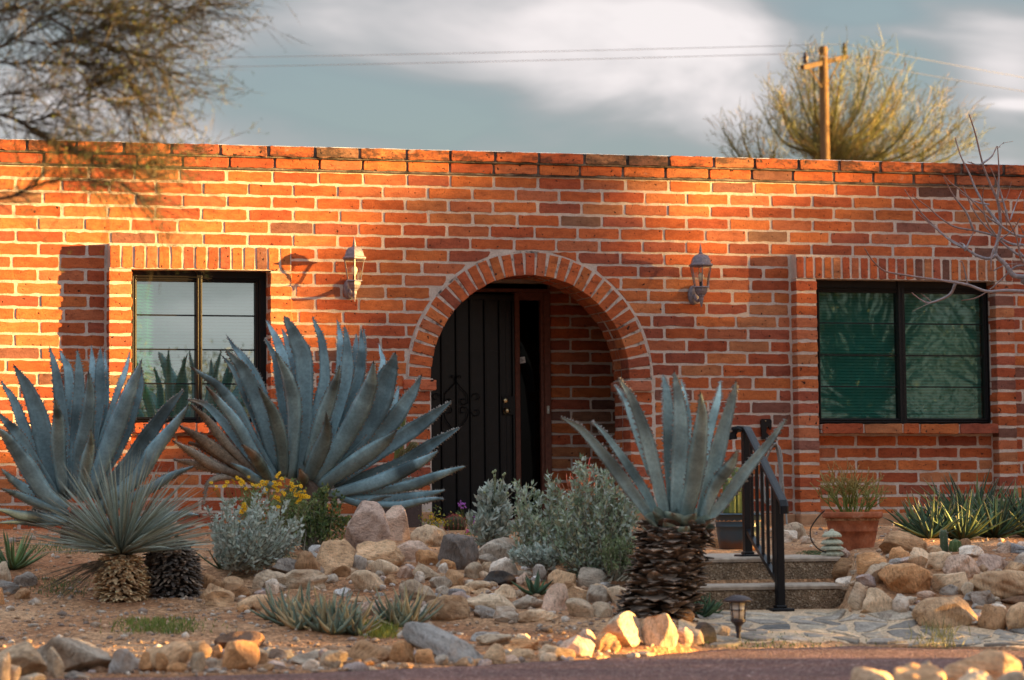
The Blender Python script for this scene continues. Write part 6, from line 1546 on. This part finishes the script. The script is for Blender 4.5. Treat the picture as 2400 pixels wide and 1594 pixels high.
SD, SN = np.array([math.cos(R(16)), -math.sin(R(16))]), np.array([math.sin(R(16)), math.cos(R(16))])
def sq(s, q): p = SD*s+SN*q; return (p[0], p[1], -.9)
OL = [(.11, .12, .04), (.15, .14, .05), (.08, .10, .035)]
def sc_(q, z, rq, rz, rs=1.4): p = SN*q; return (p[0], p[1], z+.9, rs, rq, rz)     # crown offset from the tree base, z = height
for (s, crowns, nl, lab) in SHADE:
    q0 = crowns[0][0]; lift = s*math.tan(R(4.2)); base = sq(s, q0)
    crown_tree('shade_tree', lab, base, max(2.0, crowns[0][1]+lift), [sc_(q-q0, z+lift, rq, rz) for q, z, rq, rz in crowns], nl, .26, .17, OL, 'trees right of the yard')
for (x, y, h, rx, nl, lab) in ((3.2, -44, 4.9, 2.2, 8000, 'low feathery tree across the road, left one'), (6.6, -46, 4.6, 2.2, 8000, 'low feathery tree across the road, right one'), (9.8, -48, 4.3, 2.2, 8000, 'small rounded tree across the road'), (17.5, -40, 9.5, 3.4, 9000, 'tall tree across the road, nearest the camera side'), (22.5, -42, 10.0, 3.6, 8000, 'tall tree across the road, in the middle'), (28.0, -43, 10.0, 3.6, 9000, 'tall tree across the road, far one'), (34.0, -45, 10.5, 3.8, 9000, 'tall tree across the road, last one on the right'), (-2.5, -47, 3.4, 1.6, 2200, 'low tree across the road behind the camera')):
    crown_tree('roadside_tree', lab, (x, y, -1.0), h*.7, [(0, 0, h*.55, rx, rx, h*.46)], nl, .14, .055, OL, 'trees across the road')
# ------------------------------------------------------------------ sky, sun
SAZ, SEL = R(16), R(4.2)           # sun comes from the right, 16 degrees out of the wall plane
sdir = Vector((math.cos(SAZ)*math.cos(SEL), -math.sin(SAZ)*math.cos(SEL), math.sin(SEL)))
ld = bpy.data.lights.new('sun', 'SUN'); ld.energy = SUN_E; ld.angle = R(.6); ld.color = SUN_C
lo = bpy.data.objects.new('sun', ld); COL.objects.link(lo); lo.rotation_euler = sdir.to_track_quat('Z', 'Y').to_euler(); lo.location = (20, -8, 8)
W = bpy.data.worlds.new('World'); scene.world = W; W.use_nodes = True; nt = W.node_tree
bg = nt.nodes['Background']
sky = node(nt, 'ShaderNodeTexSky'); sky.sky_type = 'NISHITA'; sky.sun_disc = False; sky.sun_elevation = SEL; sky.sun_rotation = R(90)+SAZ; sky.air_density = 1; sky.dust_density = 1.5; sky.ozone_density = 1.5
tc = node(nt, 'ShaderNodeTexCoord'); sx = node(nt, 'ShaderNodeSeparateXYZ'); nt.links.new(tc.outputs['Generated'], sx.inputs[0])
def mth(op, a, b=None, c=None):
    n = node(nt, 'ShaderNodeMath'); n.operation = op
    for i, x in enumerate((a, b, c)):
        if x is None: continue
        if hasattr(x, 'is_linked'): nt.links.new(x, n.inputs[i])
        else: n.inputs[i].default_value = x
    return n.outputs[0]
ay = mth('MAXIMUM', mth('ABSOLUTE', sx.outputs['Y']), .25)
u = mth('DIVIDE', sx.outputs['X'], ay); w = mth('DIVIDE', sx.outputs['Z'], ay)
cv = node(nt, 'ShaderNodeCombineXYZ'); nt.links.new(u, cv.inputs[0]); nt.links.new(w, cv.inputs[1])
def cn(scale, sc, loc, detail=5, rough=.5, dist=.4):
    mp = node(nt, 'ShaderNodeMapping'); mp.inputs['Scale'].default_value = sc; mp.inputs['Location'].default_value = loc; nt.links.new(cv.outputs[0], mp.inputs[0])
    n = node(nt, 'ShaderNodeTexNoise'); n.inputs['Scale'].default_value = scale; n.inputs['Detail'].default_value = detail; n.inputs['Roughness'].default_value = rough; n.inputs['Distortion'].default_value = dist
    nt.links.new(mp.outputs[0], n.inputs['Vector']); return n.outputs[0]
def blob(px, py, rx, ry, amp):       # a cloud bank lying in the direction of a pixel
    r = ray(px, py); uc, wc = r[0]/r[1], r[2]/r[1]; r2 = ray(px+rx, py); r3 = ray(px, py-ry)
    su, sw = abs(r2[0]/r2[1]-uc), abs(r3[2]/r3[1]-wc)
    a = mth('DIVIDE', mth('SUBTRACT', u, uc), su); b_ = mth('DIVIDE', mth('SUBTRACT', w, wc), sw)
    e = mth('EXPONENT', mth('MULTIPLY', mth('ADD', mth('MULTIPLY', a, a), mth('MULTIPLY', b_, b_)), -1.0))
    return mth('MULTIPLY', e, amp)
den = cn(9, (1, 2.6, 1), (0, 0, 0), 5, .5)
for B in ((1260, 90, 480, 130, .34), (1500, 210, 420, 90, .22), (700, 60, 330, 110, .12), (1650, 60, 250, 60, .15), (2350, 110, 170, 130, .26), (2100, 75, 120, 22, .2), (900, 260, 500, 60, -.1), (1980, 45, 180, 60, -.22), (2080, 150, 200, 60, -.18), (0, 200, 420, 160, .12), (2380, 245, 90, 14, .25), (450, 830, 800, 230, .34)):
    den = mth('ADD', den, blob(*B))
cf = ramp(nt, den, [(.36, .12), (.5, .42), (.62, .75), (.8, 1)])
cc_ = ramp(nt, den, [(.40, CL0), (.58, CL1), (.86, CL2)])
skc = mix(nt, 'MULTIPLY', 1, sky.outputs[0], (SKY_S,)*3)
skc = mix(nt, 'ADD', 1, skc, SKY_ADD)
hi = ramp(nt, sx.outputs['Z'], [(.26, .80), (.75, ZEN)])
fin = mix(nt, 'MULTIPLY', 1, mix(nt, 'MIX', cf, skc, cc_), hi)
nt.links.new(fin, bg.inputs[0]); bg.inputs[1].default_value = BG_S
scene.view_settings.view_transform = 'Standard'; scene.view_settings.look = 'None'; scene.view_settings.exposure = EXPO; scene.view_settings.gamma = 1
scene.render.engine = 'CYCLES'; scene.cycles.max_bounces = 6; scene.cycles.diffuse_bounces = 3; scene.cycles.transparent_max_bounces = 10; scene.cycles.use_denoising = True
scene.cycles.caustics_reflective = False; scene.cycles.caustics_refractive = False
